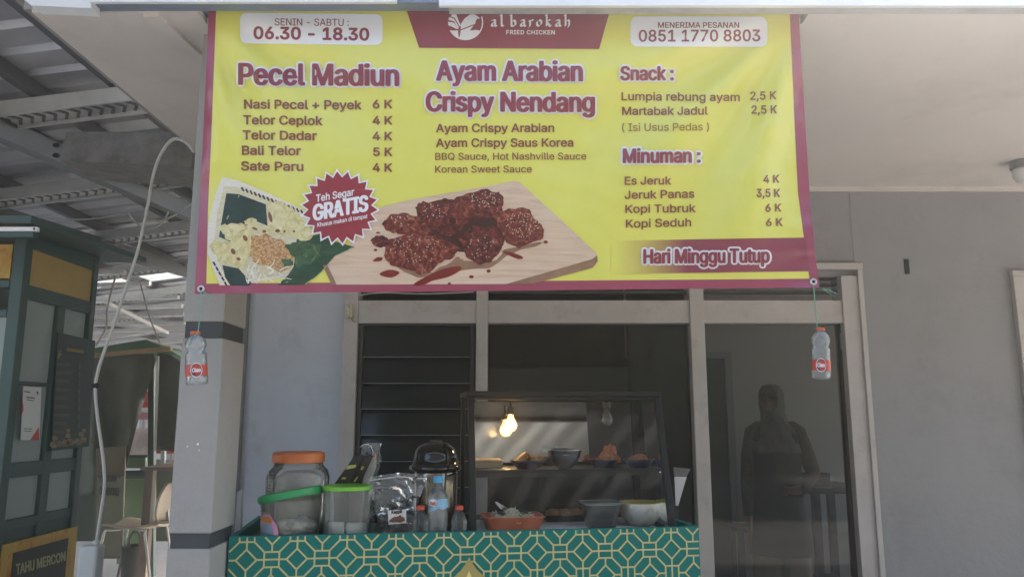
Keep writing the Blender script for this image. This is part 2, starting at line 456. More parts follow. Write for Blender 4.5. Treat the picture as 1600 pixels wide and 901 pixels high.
# jalousie window
LV = MB(); 
for x in (X_558+.005, X_742-.03):
    LV.box((x, YW+.0, .9), (x+.02, YW+.05, Z_T0-.012))
LV.box((X_558+.005, YW+.0, Z_T0-.011), (X_742-.005, YW+.05, Z_T0-.001))
lv = LV.build('louvre_window', mat('dark_bronze_aluminium', (.05,.045,.045), .45, var=.1), house)
M_louv = mat('smoked_louvre_glass', (.022,.028,.028), .12, spec=.35)
M_edge = mat('glass_ground_edge', (.16,.2,.2), .3)
ys = [507, 553, 594, 634, 675, 716, 757, 798]
for i in range(len(ys)-1):
    z1 = wz(ys[i])-.006; z0 = wz(ys[i+1])-.012
    Bm = MB(); Bm.hexa([Vector(q) for q in ((X_558+.027,YW+.005,z0),(X_742-.033,YW+.005,z0),(X_742-.033,YW+.010,z0),(X_558+.027,YW+.010,z0),
             (X_558+.027,YW+.045,z1),(X_742-.033,YW+.045,z1),(X_742-.033,YW+.05,z1),(X_558+.027,YW+.05,z1))])
    bl = Bm.build('blade', M_louv, lv)
    MB().box((X_558+.027, YW+.003, z0-.004), (X_742-.033, YW+.012, z0-.0004)).build('blade_edge', M_edge, bl)
MB().box((X_558+.001, YW+.01, 0), (X_742-.001, YW+.06, .9)).build('lower_panel', M_frame, house)
# glazed middle bay and door pane
M_pane = clear('tinted_pane', tint=(.86,.88,.88), film=(.3,.3,.3), cloud=.04, rough=.0, ior=1.3, gloss=.8)
MB().box((X_762+.004, YW+.03, .05), (X_1078-.004, YW+.036, Z_T0-.002)).build('shop_pane', M_pane, house)
MB().box((X_1100+.004, YW+.03, .05), (X_1322-.004, YW+.036, Z_T0-.002)).build('door_pane', M_pane, house)
# the narrow dark edge of the open door leaf
D = MB(); D.prism([P(1311,503,YW+.02), P(1318,503,YW+.02), P(1341,901,YW+.02), P(1334,901,YW+.02)], (0,.035,0))
dl = D.build('door_leaf', mat('dark_stained_wood', (.035,.025,.02), .5, var=.3, vscale=30), house)
MB().box(P(1316,546,YW+.015)-Vector((.006,.004,.0)), P(1316,520,YW+.015)+Vector((.006,.004,0))).build('hinge', mat('steel_hinge', (.5,.5,.5), .35, 1.), dl)
# second door frame at the right edge
J = MB(); J.box((X_D2+.001, YW-.03, 0), (X_D2+.055, YW+.1, wz(432))); J.box((X_D2-.003, YW-.034, wz(432)+.001), (X_D2+1.2, YW+.1, wz(424)))
J.build('door_frame', M_frame, house, bevel=.003)
MB().box((X_D2+.056, YW+.05, 0), (X_D2+1.2, YW+.08, wz(447)-.001)).build('door', mat('door_paint_pale', (.42,.40,.37), .6, var=.05), house)
MB().box(P(1414,428,YW)+Vector((0,-.006,0)), P(1419,405,YW)+Vector((0,.004,0))).build('slot', M_black, house)
# inner doorway in the back room
zi = wz(560, 6.3); xi = P(1147,700,6.3).x
J = MB(); J.box((xi-.055, 6.25, 0), (xi, 6.298, zi+.05)); J.box((xi-.9, 6.25, zi), (xi-.056, 6.298, zi+.05))
J.build('inner_door_frame', mat('inner_frame_grey', (.28,.29,.3), .6), house)
MB().box((xi-.9, 6.27, 0), (xi-.056, 6.296, zi-.001)).build('doorway_dark', M_dark, house)  # dark panel in the doorway, standing for the unlit space beyond
# concrete bracket beam left of the soffit
Cb = MB(); Cb.hexa([P(93,250,3.42), P(300,262,3.42), P(300,262,3.42)+Vector((0,.35,.0)), P(93,250,3.42)+Vector((0,.3,0)),
                 P(104,206,3.42), P(300,206,3.42), P(300,206,3.42)+Vector((0,.35,0)), P(104,206,3.42)+Vector((0,.3,0))])
bb = Cb.build('beam', mat('raw_concrete', (.17,.165,.16), .9, var=.35, vscale=14, bump=.4, bscale=60), house)
for y in (227, 243):
    MB().ball(P(88,y,3.42), .012, (1.4,1,1), 10, 6).build('bolt', M_black, bb)

# light switch on the left post
sw = thing('bell_switch', 'small cream switch box screwed to the left frame post', 'switch', P(546,497,yf0))
MB().box(P(540,497,yf0)+Vector((0,-.022,0)), P(552,476,yf0)+Vector((0,-.001,0))).build('housing', mat('aged_cream_plastic', (.55,.49,.37), .45, var=.1, vscale=40), sw, bevel=.004)
MB().box(P(544,492,yf0)+Vector((0,-.028,0)), P(548,485,yf0)+Vector((0,-.023,0))).build('button', mat('aged_cream_light', (.62,.57,.46), .4), sw, bevel=.001)
for y in (478.5, 494.5): MB().ball(P(545.5,y,yf0-.022), .0035, (1,.5,1), 8, 6).build('screw', M_black, sw)
MB().tube(curve_pts([P(549,497,yf0-.008), P(552,502,yf0-.008), P(556,503,yf0-.004)]), .0025, 6).build('wire', M_edge, sw)

# ceiling lamp near the right edge
cl = thing('ceiling_lamp', 'round ceiling lamp at the right end of the porch soffit', 'lamp', PZ(1597,252,SOF))
c = PZ(1597,252,SOF)
MB().lathe([(.055,-.001),(.055,-.035),(.05,-.04)], c).build('base', mat('lamp_base_grey', (.2,.2,.19), .5), cl, smooth=True, angle=40)
MB().lathe([(.045,-.041),(.047,-.07),(.035,-.10),(.012,-.112),(.001,-.113)], c, caps=(False,True)).build('lamp_shade', mat('frosted_glass', (.75,.74,.7), .4), cl, smooth=True)

# =================================================================================================== CARPORT ROOF
M_zinc = mat('zinc_sheet', (.5,.51,.54), .4, .4, var=.2, vscale=3, dirt=.4, dirtcol=(.12,.12,.13), dscale=4)
M_truss = mat('galvanised_truss', (.56,.56,.55), .5, .25, var=.1, vscale=12)
M_truss_d = mat('dark_steel_channel', (.1,.105,.115), .5, .3, var=.1, vscale=12)
RS = -.13
def roof_z(x): return 3.0+RS*(x+1.5)*-1
def rz(x): return 3.0+.13*(x+1.5)*1.0*-1 if False else 3.0-.13*(-1.5-x)
car = thing('carport_roof', 'corrugated metal carport roof on light steel trusses left of the house', 'roof', (-4, 6, 0))
def sheet(mb, x0, x1, y0, y1, zf, per=.2, h=.028, M=None):
    prof = [(0,0),(.42,0),(.52,1),(.64,1),(.74,0)]
    y = y0; rows = []
    while y < y1:
        for f, k in prof: rows.append((y+f*per, k*h))
        y += per
    rg = []
    for yy, hh in rows:
        a, b = Vector((x0, yy, zf(x0)+hh)), Vector((x1, yy, zf(x1)+hh))
        if M: a, b = M @ a, M @ b
        rg.append([mb.v(a), mb.v(b)])
    for p, q in zip(rg, rg[1:]): mb.b.faces.new([p[0], p[1], q[1], q[0]])
for ya_, yb_ in ((1.2,7.19),(7.75,14.4)):
    s_ = MB(); sheet(s_, -8, -1.40, ya_, yb_, lambda x: rz(x)+.15); s_.build('corrugated_sheet', M_zinc, car, solid=.002)
def translucent(name, col):
    m = bpy.data.materials.new(name); m.use_nodes = True; N = m.node_tree.nodes; L = m.node_tree.links
    t = N.new('ShaderNodeBsdfTranslucent'); t.inputs[0].default_value = (*col, 1); mx = N.new('ShaderNodeMixShader'); mx.inputs[0].default_value = .5
    N['Principled BSDF'].inputs['Base Color'].default_value = (*col, 1)
    L.new(N['Principled BSDF'].outputs[0], mx.inputs[1]); L.new(t.outputs[0], mx.inputs[2])
    L.new(mx.outputs[0], [n for n in N if n.type == 'OUTPUT_MATERIAL'][0].inputs[0]); return m
s_ = MB(); sheet(s_, -8, -1.40, 7.2, 7.74, lambda x: rz(x)+.155); s_.build('added_skylight', translucent('clear_fibreglass', (.75,.76,.74)), car, solid=.002)  # translucent strip added to let sun in on the far stall
for k in range(10):
    y = 3.40+1.09*k; w_ = .15
    T_ = MB(); xa, xb = -7.5, -1.47
    for o in (0, w_): T_.bar((xa, y+o, rz(xa)+.03), (xb, y+o, rz(xb)+.03), .012, .075)
    T_.bar((xa, y+w_/2, rz(xa)+.012), (xb, y+w_/2, rz(xb)+.012), w_-.014, .006)
    n = 110 if k < 6 else 0; CH = MB()
    for i in range(n):           # pressed chevrons on the underside, their shading put into a dark colour
        x = xa+(xb-xa)*(i+.5)/n; z = rz(x)+.006
        CH.bar((x, y+.02, z), (x+.035, y+w_/2, z+.004), .014, .008); CH.bar((x+.035, y+w_/2, z+.004), (x, y+w_-.02, z), .014, .008)
    tr_ = T_.build('truss', M_truss, car)
    if n: CH.build('chevron_shading', M_truss_d, tr_)
for X in (-1.88, -2.25, -2.56, -3.1, -3.7, -4.4, -5.2):
    MB().bar((X, 1.3, rz(X)+.115), (X, 14.4, rz(X)+.115), .04, .066).build('purlin', M_truss_d, car)
for (a, b) in (((-2.62, 2.2), (-2.02, 6.5)), ((-3.4, 3.4), (-2.1, 12.5))):
    MB().bar((a[0], a[1], rz(a[0])-.03), (b[0], b[1], rz(b[0])-.03), .07, .1).build('purlin', M_truss_d, car)
# pale hanging battens over the far stalls
for i, (y, x0, x1) in enumerate(((425,150,196),(443,150,235),(464,150,279),(478,150,285),(491,150,288),(504,150,290),(514,160,292))):
    Yb = 6.6+.42*i
    a, b = P(x0-60,y+4,Yb), P(x1,y,Yb)
    MB().bar(a, b, .05, .035).build('batten', M_truss, car)
MB().bar(P(165,472,7.4), P(262,520,9.0), .03, .03).build('batten', M_truss, car)
for X in (-7.6,):
    for y in (2.0, 8.0, 14.0):
        MB().box((X-.05, y-.05, 0), (X+.05, y+.05, rz(X))).build('post', M_truss_d, car)
MB().box((-1.75,14.0,0),(-1.65,14.1,rz(-1.7))).build('post', M_truss_d, car)

# second canopy over the yard behind the viewpoint (mirrored in the showcase glass)
yc = thing('yard_canopy', 'corrugated canopy over the yard seen only as a reflection in the showcase glass', 'canopy', (-1, -5, 0))
Mr = Matrix.Translation((1.1,-4.2,0)) @ Matrix.Rotation(R(93), 4, 'Z')
M_fib = translucent('pale_fibreglass', (.6,.58,.55)); M_fibd = mat('old_zinc_strip', (.06,.06,.06), .6, .2)
yy = -2.1; kk = 0
while yy < 3.6:
    wd = .20 if kk % 2 == 0 else (.16 if kk % 4 == 1 else .1)
    e_ = .03 if kk % 2 else 0
    MB().box((-3.0, yy-e_, 3.6+(0 if kk % 2 else .03)), (4.2, yy+wd+e_, 3.604+(0 if kk % 2 else .03)), Mr).build('roof_strip', M_fib if kk % 2 == 0 else M_fibd, yc)
    yy += wd; kk += 1
for px_, py_ in ((-2.9,3.4),(2.9,3.4)):
    q = Mr @ Vector((px_, py_, 0)); MB().box((q.x-.05,q.y-.05,0),(q.x+.05,q.y+.05,3.59)).build('post', M_truss_d, yc)
sn = thing('sky_cover', 'dark shade net shutting off sky over the right of the yard behind the viewpoint', 'shade net', (4,-4,0))  # unseen sheet added to darken the right wall and the mirror
s_ = MB(); s_.hexa([Vector(q) for q in ((2.95,-9,4.3),(9,-9,4.3),(9,-.6,3.7),(2.95,-.6,3.7),(2.95,-9,4.32),(9,-9,4.32),(9,-.6,3.72),(2.95,-.6,3.72))]); s_.build('cover', mat('sky_cover_dark', (.06,.07,.06), .9, var=.2), sn)
for q in ((5.6,-.7),(8.9,-.7),(3.0,-8.8),(8.9,-8.8)): MB().box((q[0]-.04,q[1]-.04,0),(q[0]+.04,q[1]+.04,3.6 if q[1] > 0 else 4.29)).build('post', M_truss_d, sn)
nb = thing('opposite_house', 'plain house across the yard behind the viewpoint', 'house', (0,-12,0))
MB().box((-14,-13,0),(14,-12,4.2)).build('wall', mat('opposite_wall', (.05,.06,.045), .9, var=.3, vscale=1.2), nb)
MB().prism([(-14.5,-11.6,4.2),(-14.5,-13.5,4.2),(-14.5,-13.5,5.4)], (29,0,0)).build('roof', mat('opposite_roof', (.2,.1,.07), .9, var=.2), nb)

# =================================================================================================== MENU BANNER
YB = 2.195
def lerp(a, b, t): return a+(b-a)*t
def sm(e0, e1, x):
    t = max(0, min(1, (x-e0)/(e1-e0))); return t*t*(3-2*t)
def fold(px, py):
    d = 0.
    # creases fanning out of the top right corner
    ang = math.atan2(py-0, 1262-px); rr = math.hypot(py, 1262-px)
    d += .013*math.sin(ang*13+.6)*sm(620,150,rr)*sm(40,190,rr)
    # creases fanning out of the top left corner
    ang = math.atan2(py-0, px-318); rr = math.hypot(py, px-318)
    d += .011*math.sin(ang*11+1.1)*sm(460,100,rr)*sm(30,140,rr)
    # lazy sag across the middle, puckers along the right hem
    d += .007*math.sin(px/170+py/210)*sm(10,120,py) + .003*math.sin(px/53-py/71)
    d += .0035*math.sin(py/21+.4*math.sin(py/7))*sm(1195,1262,px)
    d += .002*math.sin(py/23)*sm(352,318,px)
    d += .0025*mnoise.noise(Vector((px/44, py/36, 3)))
    d *= .4+1.9*sm(15,150,py)
    k_ = lerp(.02, .05, sm(20,160,py)); return k_*math.tanh(d/k_)
def BN(px, py, layer=0.):
    return P(px, py, YB+fold(px, py)-layer*.0007)
M_yel = mat('banner_yellow_print', (.74,.71,.13), .32, spec=.6, var=.015, vscale=2, bump=.03, bscale=25)
M_mar = mat('banner_maroon_print', (.27,.04,.06), .4, spec=.45)
M_hem = mat('banner_hem_maroon', (.33,.05,.10), .30, spec=.8, bump=.15, bscale=45)
M_txt = mat('banner_brown_red_print', (.27,.07,.06), .35, spec=.5)
M_wht = mat('banner_white_print', (.82,.82,.84), .32, spec=.6)
M_ltx = mat('banner_ochre_print', (.34,.18,.04), .35)
ban = thing('menu_banner', 'yellow vinyl menu banner with maroon hem hanging from the roof edge', 'banner', P(795, 455, YB))
def subdiv_poly(mb, pts, fn, layer, step=22):
    b = bmesh.new()
    tri = geometry.tessellate_polygon([[Vector((p[0], p[1], 0)) for p in pts]])
    vv = [b.verts.new((p[0], p[1], 0)) for p in pts]
    for t in tri:
        try: b.faces.new([vv[i] for i in t])
        except ValueError: pass
    for _ in range(7):
        es = [e for e in b.edges if e.calc_length() > step]
        if not es: break
        bmesh.ops.subdivide_edges(b, edges=es, cuts=1); bmesh.ops.triangulate(b, faces=b.faces)
    mp = {v: mb.v(fn(v.co.x, v.co.y, layer)) for v in b.verts}
    for f in b.faces:
        try: mb.b.faces.new([mp[v] for v in f.verts])
        except ValueError: pass
    b.free()
def rounded(pts, n=4):
    N_ = len(pts); out = []
    for i in range(N_):
        p0, p1, p2, p3 = pts[i-1], pts[i], pts[(i+1) % N_], pts[(i+2) % N_]
        for k in range(n):
            t = k/n; out.append(tuple(.5*(2*p1[m_]+(p2[m_]-p0[m_])*t+(2*p0[m_]-5*p1[m_]+4*p2[m_]-p3[m_])*t*t+(3*p1[m_]-p0[m_]-3*p2[m_]+p3[m_])*t**3) for m_ in (0,1)))
    return out
def bpoly(name, pts, m, layer, parent=None, step=9):
    if name.split('_')[0] in ('sauce', 'cracker', 'greens', 'chicken', 'peanut'): pts = rounded(pts, 4 if len(pts) < 16 else 2)
    mb = MB(); subdiv_poly(mb, pts, BN, layer, step); return mb.build(name, m, parent or ban, smooth=True)
def interp(tab, y):
    for (y0, x0), (y1, x1) in zip(tab, tab[1:]):
        if y <= y1: return lerp(x0, x1, (y-y0)/(y1-y0))
    return tab[-1][1]
LO = [(-25,328),(20,326),(200,318),(330,311),(458,304)]; RO = [(-25,1246),(25,1248),(300,1265),(400,1274),(450,1281)]
LI = [(-25,338),(20,336),(200,329),(330,323),(446,320)]; RI = [(-25,1234),(25,1236),(200,1244),(300,1249),(371,1258),(438,1267)]
def gridsheet(mb, lt, rt, ytop, ybl, ybr, layer, nx=120, ny=60):
    rows = []
    for j in range(ny+1):
        row = []
        for i in range(nx+1):
            s_ = i/nx; yb = lerp(ybl, ybr, s_)
            y = lerp(ytop, yb, j/ny); xl, xr = interp(lt, y), interp(rt, y)
            row.append(mb.v(BN(lerp(xl, xr, s_), y, layer)))
        rows.append(row)
    for a, b in zip(rows, rows[1:]):
        for i in range(nx): mb.b.faces.new([a[i], a[i+1], b[i+1], b[i]])
mb = MB(); rows = []                     # hem: one strip down the left, along the bottom and up the right
def hem_row(o, i_): return [mb.v(BN(lerp(o[0],i_[0],t), lerp(o[1],i_[1],t), .6)) for t in (0,.35,.7,1.15)]
for k in range(91): y = lerp(-5, 459, k/90); rows.append(hem_row((interp(LO,y),y), (interp(LI,min(y,445)),min(y,445))))
for k in range(1, 170): t = k/170; rows.append(hem_row((lerp(304,1281,t), lerp(459,449,t)), (lerp(320,1267,t), lerp(445,437,t))))
for k in range(91): y = lerp(449, -5, k/90); rows.append(hem_row((interp(RO,y),y), (interp(RI,min(y,437)),min(y,437))))
for a, b in zip(rows, rows[1:]):
    for i in range(3): mb.b.faces.new([a[i], a[i+1], b[i+1], b[i]])
mb.build('hem', M_hem, ban, smooth=True)
mb = MB(); gridsheet(mb, LI, RI, -5, 445, 437, 0, 190, 90); mb.build('printed_sheet', M_yel, ban, smooth=True)
def rrect(x0, y0, x1, y1, r, sl=0):
    out = []
    for cx, cy, a in ((x1-r,y0+r,-90),(x1-r,y1-r,0),(x0+r,y1-r,90),(x0+r,y0+r,180)):
        for k in range(6):
            t = R(a+k*18); x = cx+r*math.cos(t); out.append((x, cy+r*math.sin(t)+sl*(x-x0)))
    return out
bpoly('hours_panel', rrect(375,20,598,68,11,.012), M_wht, 2)
bpoly('phone_panel', rrect(985,26,1199,73,11,.002), M_wht, 2)
bpoly('header_panel', [(632,8),(955,8),(951,24),(936,77),(655,75),(637,22)], M_mar, 2)
def bletter(name, m, items, layer=3, parent=None):
    mb = MB()
    for it in items:
        s, x0, x1, y0, y1, h, bo = it[:7]
        letter(mb, s, x0+bo[0], y0-bo[1], x1-bo[0], y1-bo[1], h-2*bo[1], h-2*bo[1], BN, layer, bo, *(it[7:]))
    return mb.build(name, m, parent or ban)
md = (.45,.4); bd = (.62,.5); lt = (.12,.1)
bletter('lettering', M_txt, [("SENIN - SABTU :", 429,545,40,41,11,lt), ("MENERIMA PESANAN",1028,1155,44,44,9,(.35,.3))])
bletter('lettering', M_mar, [("06.30 - 18.30",396,577,61.5,64,20,(1.1,.9)), ("0851 1770 8803",998,1188,65.5,65,18.5,(.6,.5))])
bletter('lettering', M_txt, [
 ("Nasi Pecel + Peyek",381,565,170,171.5,14.5,bd),("6 K",582,613,169.5,169.5,13.5,bd),
 ("Telor Ceplok",380,504,194.5,196,14.5,bd),("4 K",582,613,195,195,13.5,bd),
 ("Telor Dadar",379,495,218,219.5,14.5,bd),("4 K",582,613,219.5,219.5,13.5,bd),
 ("Bali Telor",378,470,242,243,14.5,bd),("5 K",583,613,244,244,13.5,bd),
 ("Sate Paru",376.5,474,266.5,267.5,14.5,bd),("4 K",582,613,268.5,268.5,13.5,bd)])
bletter('lettering', M_txt, [("Ayam Crispy Arabian",681,866,207,206.5,13.5,(.5,.42)),("Ayam Crispy Saus Korea",681,896,230,229.5,13.5,(.5,.42)),
 ("BBQ Sauce, Hot Nashville Sauce",680,916,250,249.5,11,(.16,.14)),("Korean Sweet Sauce",680,831,270,269.5,11,(.16,.14))])
bletter('lettering', M_txt, [("Lumpia rebung ayam",971,1156,157,158.5,13,(.42,.36)),("2,5 K",1172,1213,156.5,155.5,13,(.42,.36)),
 ("Martabak Jadul",972,1106,180,179.5,13,(.42,.36)),("2,5 K",1174,1214,178,177.5,13,(.42,.36)),
 ("Es Jeruk",976,1049,289,288.5,13,(.42,.36)),("4 K",1193,1218,286,285.5,12.5,(.42,.36)),
 ("Jeruk Panas",976,1085,311,309,13,(.42,.36)),("3,5 K",1182,1219,308,308,13,(.42,.36)),
 ("Kopi Tubruk",977,1087,333,331.5,13,(.42,.36)),("6 K",1196,1221,331,330.5,12.5,(.42,.36)),
 ("Kopi Seduh",978,1080,356,353.5,13,(.42,.36)),("6 K",1197,1223,353.5,353,12.5,(.42,.36))])
bletter('lettering', M_ltx, [("( Isi Usus Pedas )",972,1108,205,204,12,lt)])
# printed stripe that fades in from the yellow
def grad_mat(name, c0, c1, x0, x1):
    m = bpy.data.materials.new(name); m.use_nodes = True; N = m.node_tree.nodes; L = m.node_tree.links; b = N['Principled BSDF']; b.inputs['Roughness'].default_value = .32; b.inputs['Specular IOR Level'].default_value = .6
    tc = N.new('ShaderNodeTexCoord'); sp = N.new('ShaderNodeSeparateXYZ'); mr = N.new('ShaderNodeMapRange'); mx = N.new('ShaderNodeMix'); mx.data_type = 'RGBA'
    L.new(tc.outputs['Object'], sp.inputs[0]); L.new(sp.outputs['X'], mr.inputs['Value'])
    mr.inputs['From Min'].default_value = x0; mr.inputs['From Max'].default_value = x1
    L.new(mr.outputs[0], mx.inputs['Factor']); mx.inputs['A'].default_value = (*c0,1); mx.inputs['B'].default_value = (*c1,1); L.new(mx.outputs['Result'], b.inputs['Base Color'])
    return m
bx = ban.location.x
bpoly('closing_stripe', [(955,376.5),(1100,373.5),(1258.5,371),(1264.5,423.5),(1100,426),(955,427.5)], grad_mat('stripe_fade_print', (.74,.71,.13), (.27,.045,.075), P(960,400,YB).x-bx, P(1075,400,YB).x-bx), 2)
def heading(items, layer=3):
    bletter('lettering', M_wht, [(s,x0-3,x1+3,y0+2.8,y1+2.8,h+5.6,(b[0]+3,b[1]+2.8)) for s,x0,x1,y0,y1,h,b in items], layer)
    bletter('lettering', M_mar, items, layer+5)
hb = (2.1,1.0)
heading([("Pecel Madiun",372,624,133,135,34.5,hb)])
heading([("Ayam Arabian",681,911,126.5,127.5,32,hb)])
heading([("Crispy Nendang",665,930,174.5,175.5,31.5,hb)])
hs = (1.4,.8)
heading([("Snack :",969,1053,126,126,22.5,hs), ("Minuman :",973,1095,255,254.5,23,hs)])
heading([("Hari Minggu Tutup",1005,1203,412,410.5,23,(1.4,.8))])
# printed emblem: a bird in a disc
def ell(cx, cy, rx, ry, n=40, rot=0, a0=0, a1=360):
    out = []
    for k in range(n+(0 if a1-a0 >= 360 else 1)):
        t = R(a0+(a1-a0)*k/n); x, y = rx*math.cos(t), ry*math.sin(t); c_, s_ = math.cos(R(rot)), math.sin(R(rot))
        out.append((cx+x*c_-y*s_, cy+x*s_+y*c_))
    return out
def Z5(pts): return [(x/5+640, y/5+10) for x, y in pts]
eb = MB()
subdiv_poly(eb, Z5([(312,190)]+[(437+138*math.cos(R(t)), 128+138*math.sin(R(t))) for t in range(148, 25, -8)]+[(520,186),(470,190),(500,150),(440,175),(400,190),(392,235),(384,250),(378,200),(380,190)]), BN, 3, 40)
subdiv_poly(eb, Z5([(400,180),(400,140),(430,95),(470,66),(505,64),(530,78),(552,98),(530,96),(518,112),(512,138),(478,150),(440,165)]), BN, 3, 40)
for w in ([(330,64),(366,64),(384,120),(400,150),(392,158),(352,90),(322,82)], [(308,86),(346,98),(388,166),(376,166),(346,118),(304,108)], [(300,122),(344,128),(384,176),(366,178),(330,160),(302,150)]):
    subdiv_poly(eb, Z5(w), BN, 3, 40)
# thin rim on the right
rim = [(437+138*math.cos(R(t)), 128+138*math.sin(R(t))) for t in range(-22, 34, 6)]+[(437+128*math.cos(R(t)), 128+132*math.sin(R(t))) for t in range(30, -24, -6)]
subdiv_poly(eb, Z5(rim), BN, 3, 40)
eb.build('emblem', M_wht, ban)
# pen lettering of the shop name, broad nib held at forty degrees
nib = (4.0*math.cos(R(40)), -4.0*math.sin(R(40)))
def pen(mb, strokes, ox, oy, sc, layer, k0=0):
    n = k0
    for st in strokes:
        for (x0, y0), (x1, y1) in zip(st, st[1:]):
            a = (ox+x0*sc, oy-y0*sc); b = (ox+x1*sc, oy-y1*sc); n += 1
            c = (b[0]-a[0])*nib[1]-(b[1]-a[1])*nib[0]
            q = [(a[0]-nib[0]/2,a[1]-nib[1]/2),(a[0]+nib[0]/2,a[1]+nib[1]/2),(b[0]+nib[0]/2,b[1]+nib[1]/2),(b[0]-nib[0]/2,b[1]-nib[1]/2)]
            mb.face([BN(p[0], p[1], layer+.3*((n*7) % 31)/31) for p in q])
    return n
A_ = [[(1,8),(5,9),(6,7),(6,1),(8,0)],[(6,5),(2,4.5),(1,2),(3,0),(6,1.5)]]
L_ = [[(0,16),(1.5,15),(1.5,1.5),(4,0)]]
B_ = [[(0,16),(1.5,15),(1.5,1),(4,0),(7,1.5),(7,6),(5,8.5),(2,7)]]
R_ = [[(0,8),(1.5,7),(1.5,0.5)],[(1.5,6.5),(4,9),(6,7.5)]]
S_ = [[(0,8),(1.5,7),(1.5,1),(0,-1.5)],[(1.5,7),(3.5,9),(5.5,8)]]
O_ = [[(1,2),(1,6.5),(4,9),(7,7),(7,2.5),(4,0),(1,2)]]
K_ = [[(0,16),(1.5,15),(1.5,0.5)],[(1.5,6),(4,9),(6,8),(2,5),(6,0.5),(7.5,0)]]
H_ = [[(0,16),(1.5,15),(1.5,0.5)],[(1.5,6.5),(4.5,9),(6.5,7),(6.5,2),(5,-1.5)]]
wm = MB(); n = 0; x = 767
for gl, adv in ((A_,9.3),(L_,9.5),(B_,9.2),(A_,8.8),(S_,7.0),(O_,9.0),(K_,9.2),(A_,9.0),(H_,8)):
    n = pen(wm, gl, x, 41.5, 1.13, 3, n); x += adv*1.62
wm.build('shop_name', M_wht, ban)
bletter('lettering', M_wht, [("FRIED CHICKEN",791,867,54,54.3,6.8,(.3,.25),1.1)])

# -- printed food pictures
M_board = ramp_mat('print_board_wood', [(.25,(.52,.36,.24)),(.5,(.66,.49,.35)),(.75,(.74,.58,.44))], 4, stretch=(1.2,1,16), rough=.35, detail=6, distort=.6, rot=(0,R(-16),0))
M_bedge = ramp_mat('print_board_edge', [(.3,(.22,.12,.07)),(.7,(.36,.21,.13))], 12, rough=.35)
M_chick = ramp_mat('print_glazed_chicken', [(.32,(.012,.003,.004)),(.43,(.055,.009,.009)),(.52,(.13,.018,.015)),(.61,(.22,.045,.035)),(.70,(.45,.2,.15))], 62, rough=.3, detail=6, distort=1.2)
M_chick2 = ramp_mat('print_crumb_chicken', [(.32,(.025,.004,.004)),(.43,(.10,.014,.012)),(.54,(.20,.036,.026)),(.68,(.44,.17,.10))], 70, rough=.3, detail=6, distort=1.0)
M_sauce = mat('print_sauce', (.20,.02,.014), .3)
M_shade = mat('print_dark_gap', (.045,.012,.01), .35)
M_sesame = mat('print_sesame', (.75,.62,.48), .35)
Z4 = lambda pts: [(x/3.636+500, y/3.636+270) for x, y in pts]
bpoly('board_picture', [(504,414),(540,385),(560,370),(585,328),(600,322),(640,312),(720,298),(804,283),(811,284),(818,290),(931,394),(933,399),(930,403),(792,443.5),(519,444.5)], M_board, 2)
bpoly('board_picture', [(933,399),(934,408),(926,418),(833,443),(791,443.5),(925,405)], M_bedge, 3)
bpoly('board_picture', [(504,414),(511,413),(526,444.3),(518,444.5)], M_bedge, 3)
def rough(pts, amp, n=4, seed=0):
    rnd = random.Random(seed); out = []
    for i in range(len(pts)):
        a, b = pts[i], pts[(i+1) % len(pts)]
        for k in range(n):
            t = k/n; out.append((lerp(a[0],b[0],t)+rnd.uniform(-amp,amp), lerp(a[1],b[1],t)+rnd.uniform(-amp,amp)))
    return out
for pts, m, ly in (([(545,190),(700,150),(830,170),(1000,120),(1040,220),(1060,330),(1040,420),(880,470),(760,440),(620,380),(450,340),(560,270)], M_shade, 3),
                   ([(400,520),(640,560),(780,480),(820,500),(1000,500),(1050,430),(1250,390),(1270,400),(1100,450),(960,540),(700,560),(560,600)], M_bedge, 2.6),
                   ([(290,380),(330,355),(385,365),(400,420),(330,425),(300,405)], M_chick, 4),
                   ([(355,290),(400,235),(480,228),(560,255),(640,330),(600,360),(450,350),(380,330)], M_chick2, 4),
                   ([(550,180),(590,165),(660,172),(700,150),(760,150),(850,112),(940,95),(1020,110),(1045,150),(1030,220),(980,250),(850,270),(820,310),(740,360),(660,340),(600,280),(550,230)], M_chick, 4.4),
                   ([(780,370),(860,305),(1000,305),(1045,380),(1020,460),(960,510),(900,525),(830,480),(810,420)], M_chick, 4.8),
                   ([(980,235),(1080,205),(1180,200),(1220,260),(1270,310),(1272,370),(1200,400),(1130,430),(1060,395),(1020,320)], M_chick2, 5.2),
                   ([(360,470),(390,380),(520,340),(660,355),(795,430),(760,480),(670,515),(620,570),(570,580),(500,545),(400,520)], M_chick2, 5.2),
                   ([(700,200),(820,160),(940,170),(900,240),(800,260),(720,250)], M_chick2, 5.0)):
    bpoly('chicken_picture', rough(Z4(pts), 1.5, 4, int(pts[0][0])), m, ly)
for pts in ([(300,502),(325,480),(355,482),(345,500)], [(338,572),(395,550),(452,565),(415,592),(370,590)], [(530,634),(600,590),(700,545),(790,530),(798,552),(730,590),(640,612),(590,634)], [(1030,445),(1100,455),(1155,480),(1120,488)],
            ell(860,590,14,9,12), ell(958,557,12,9,12), ell(1282,393,13,9,12), ell(330,340,13,5,10), ell(315,438,10,7,10), ell(735,628,9,6,10)):
    bpoly('sauce_picture', Z4(pts), M_sauce, 3.2)
rnd = random.Random(5); mb = MB()
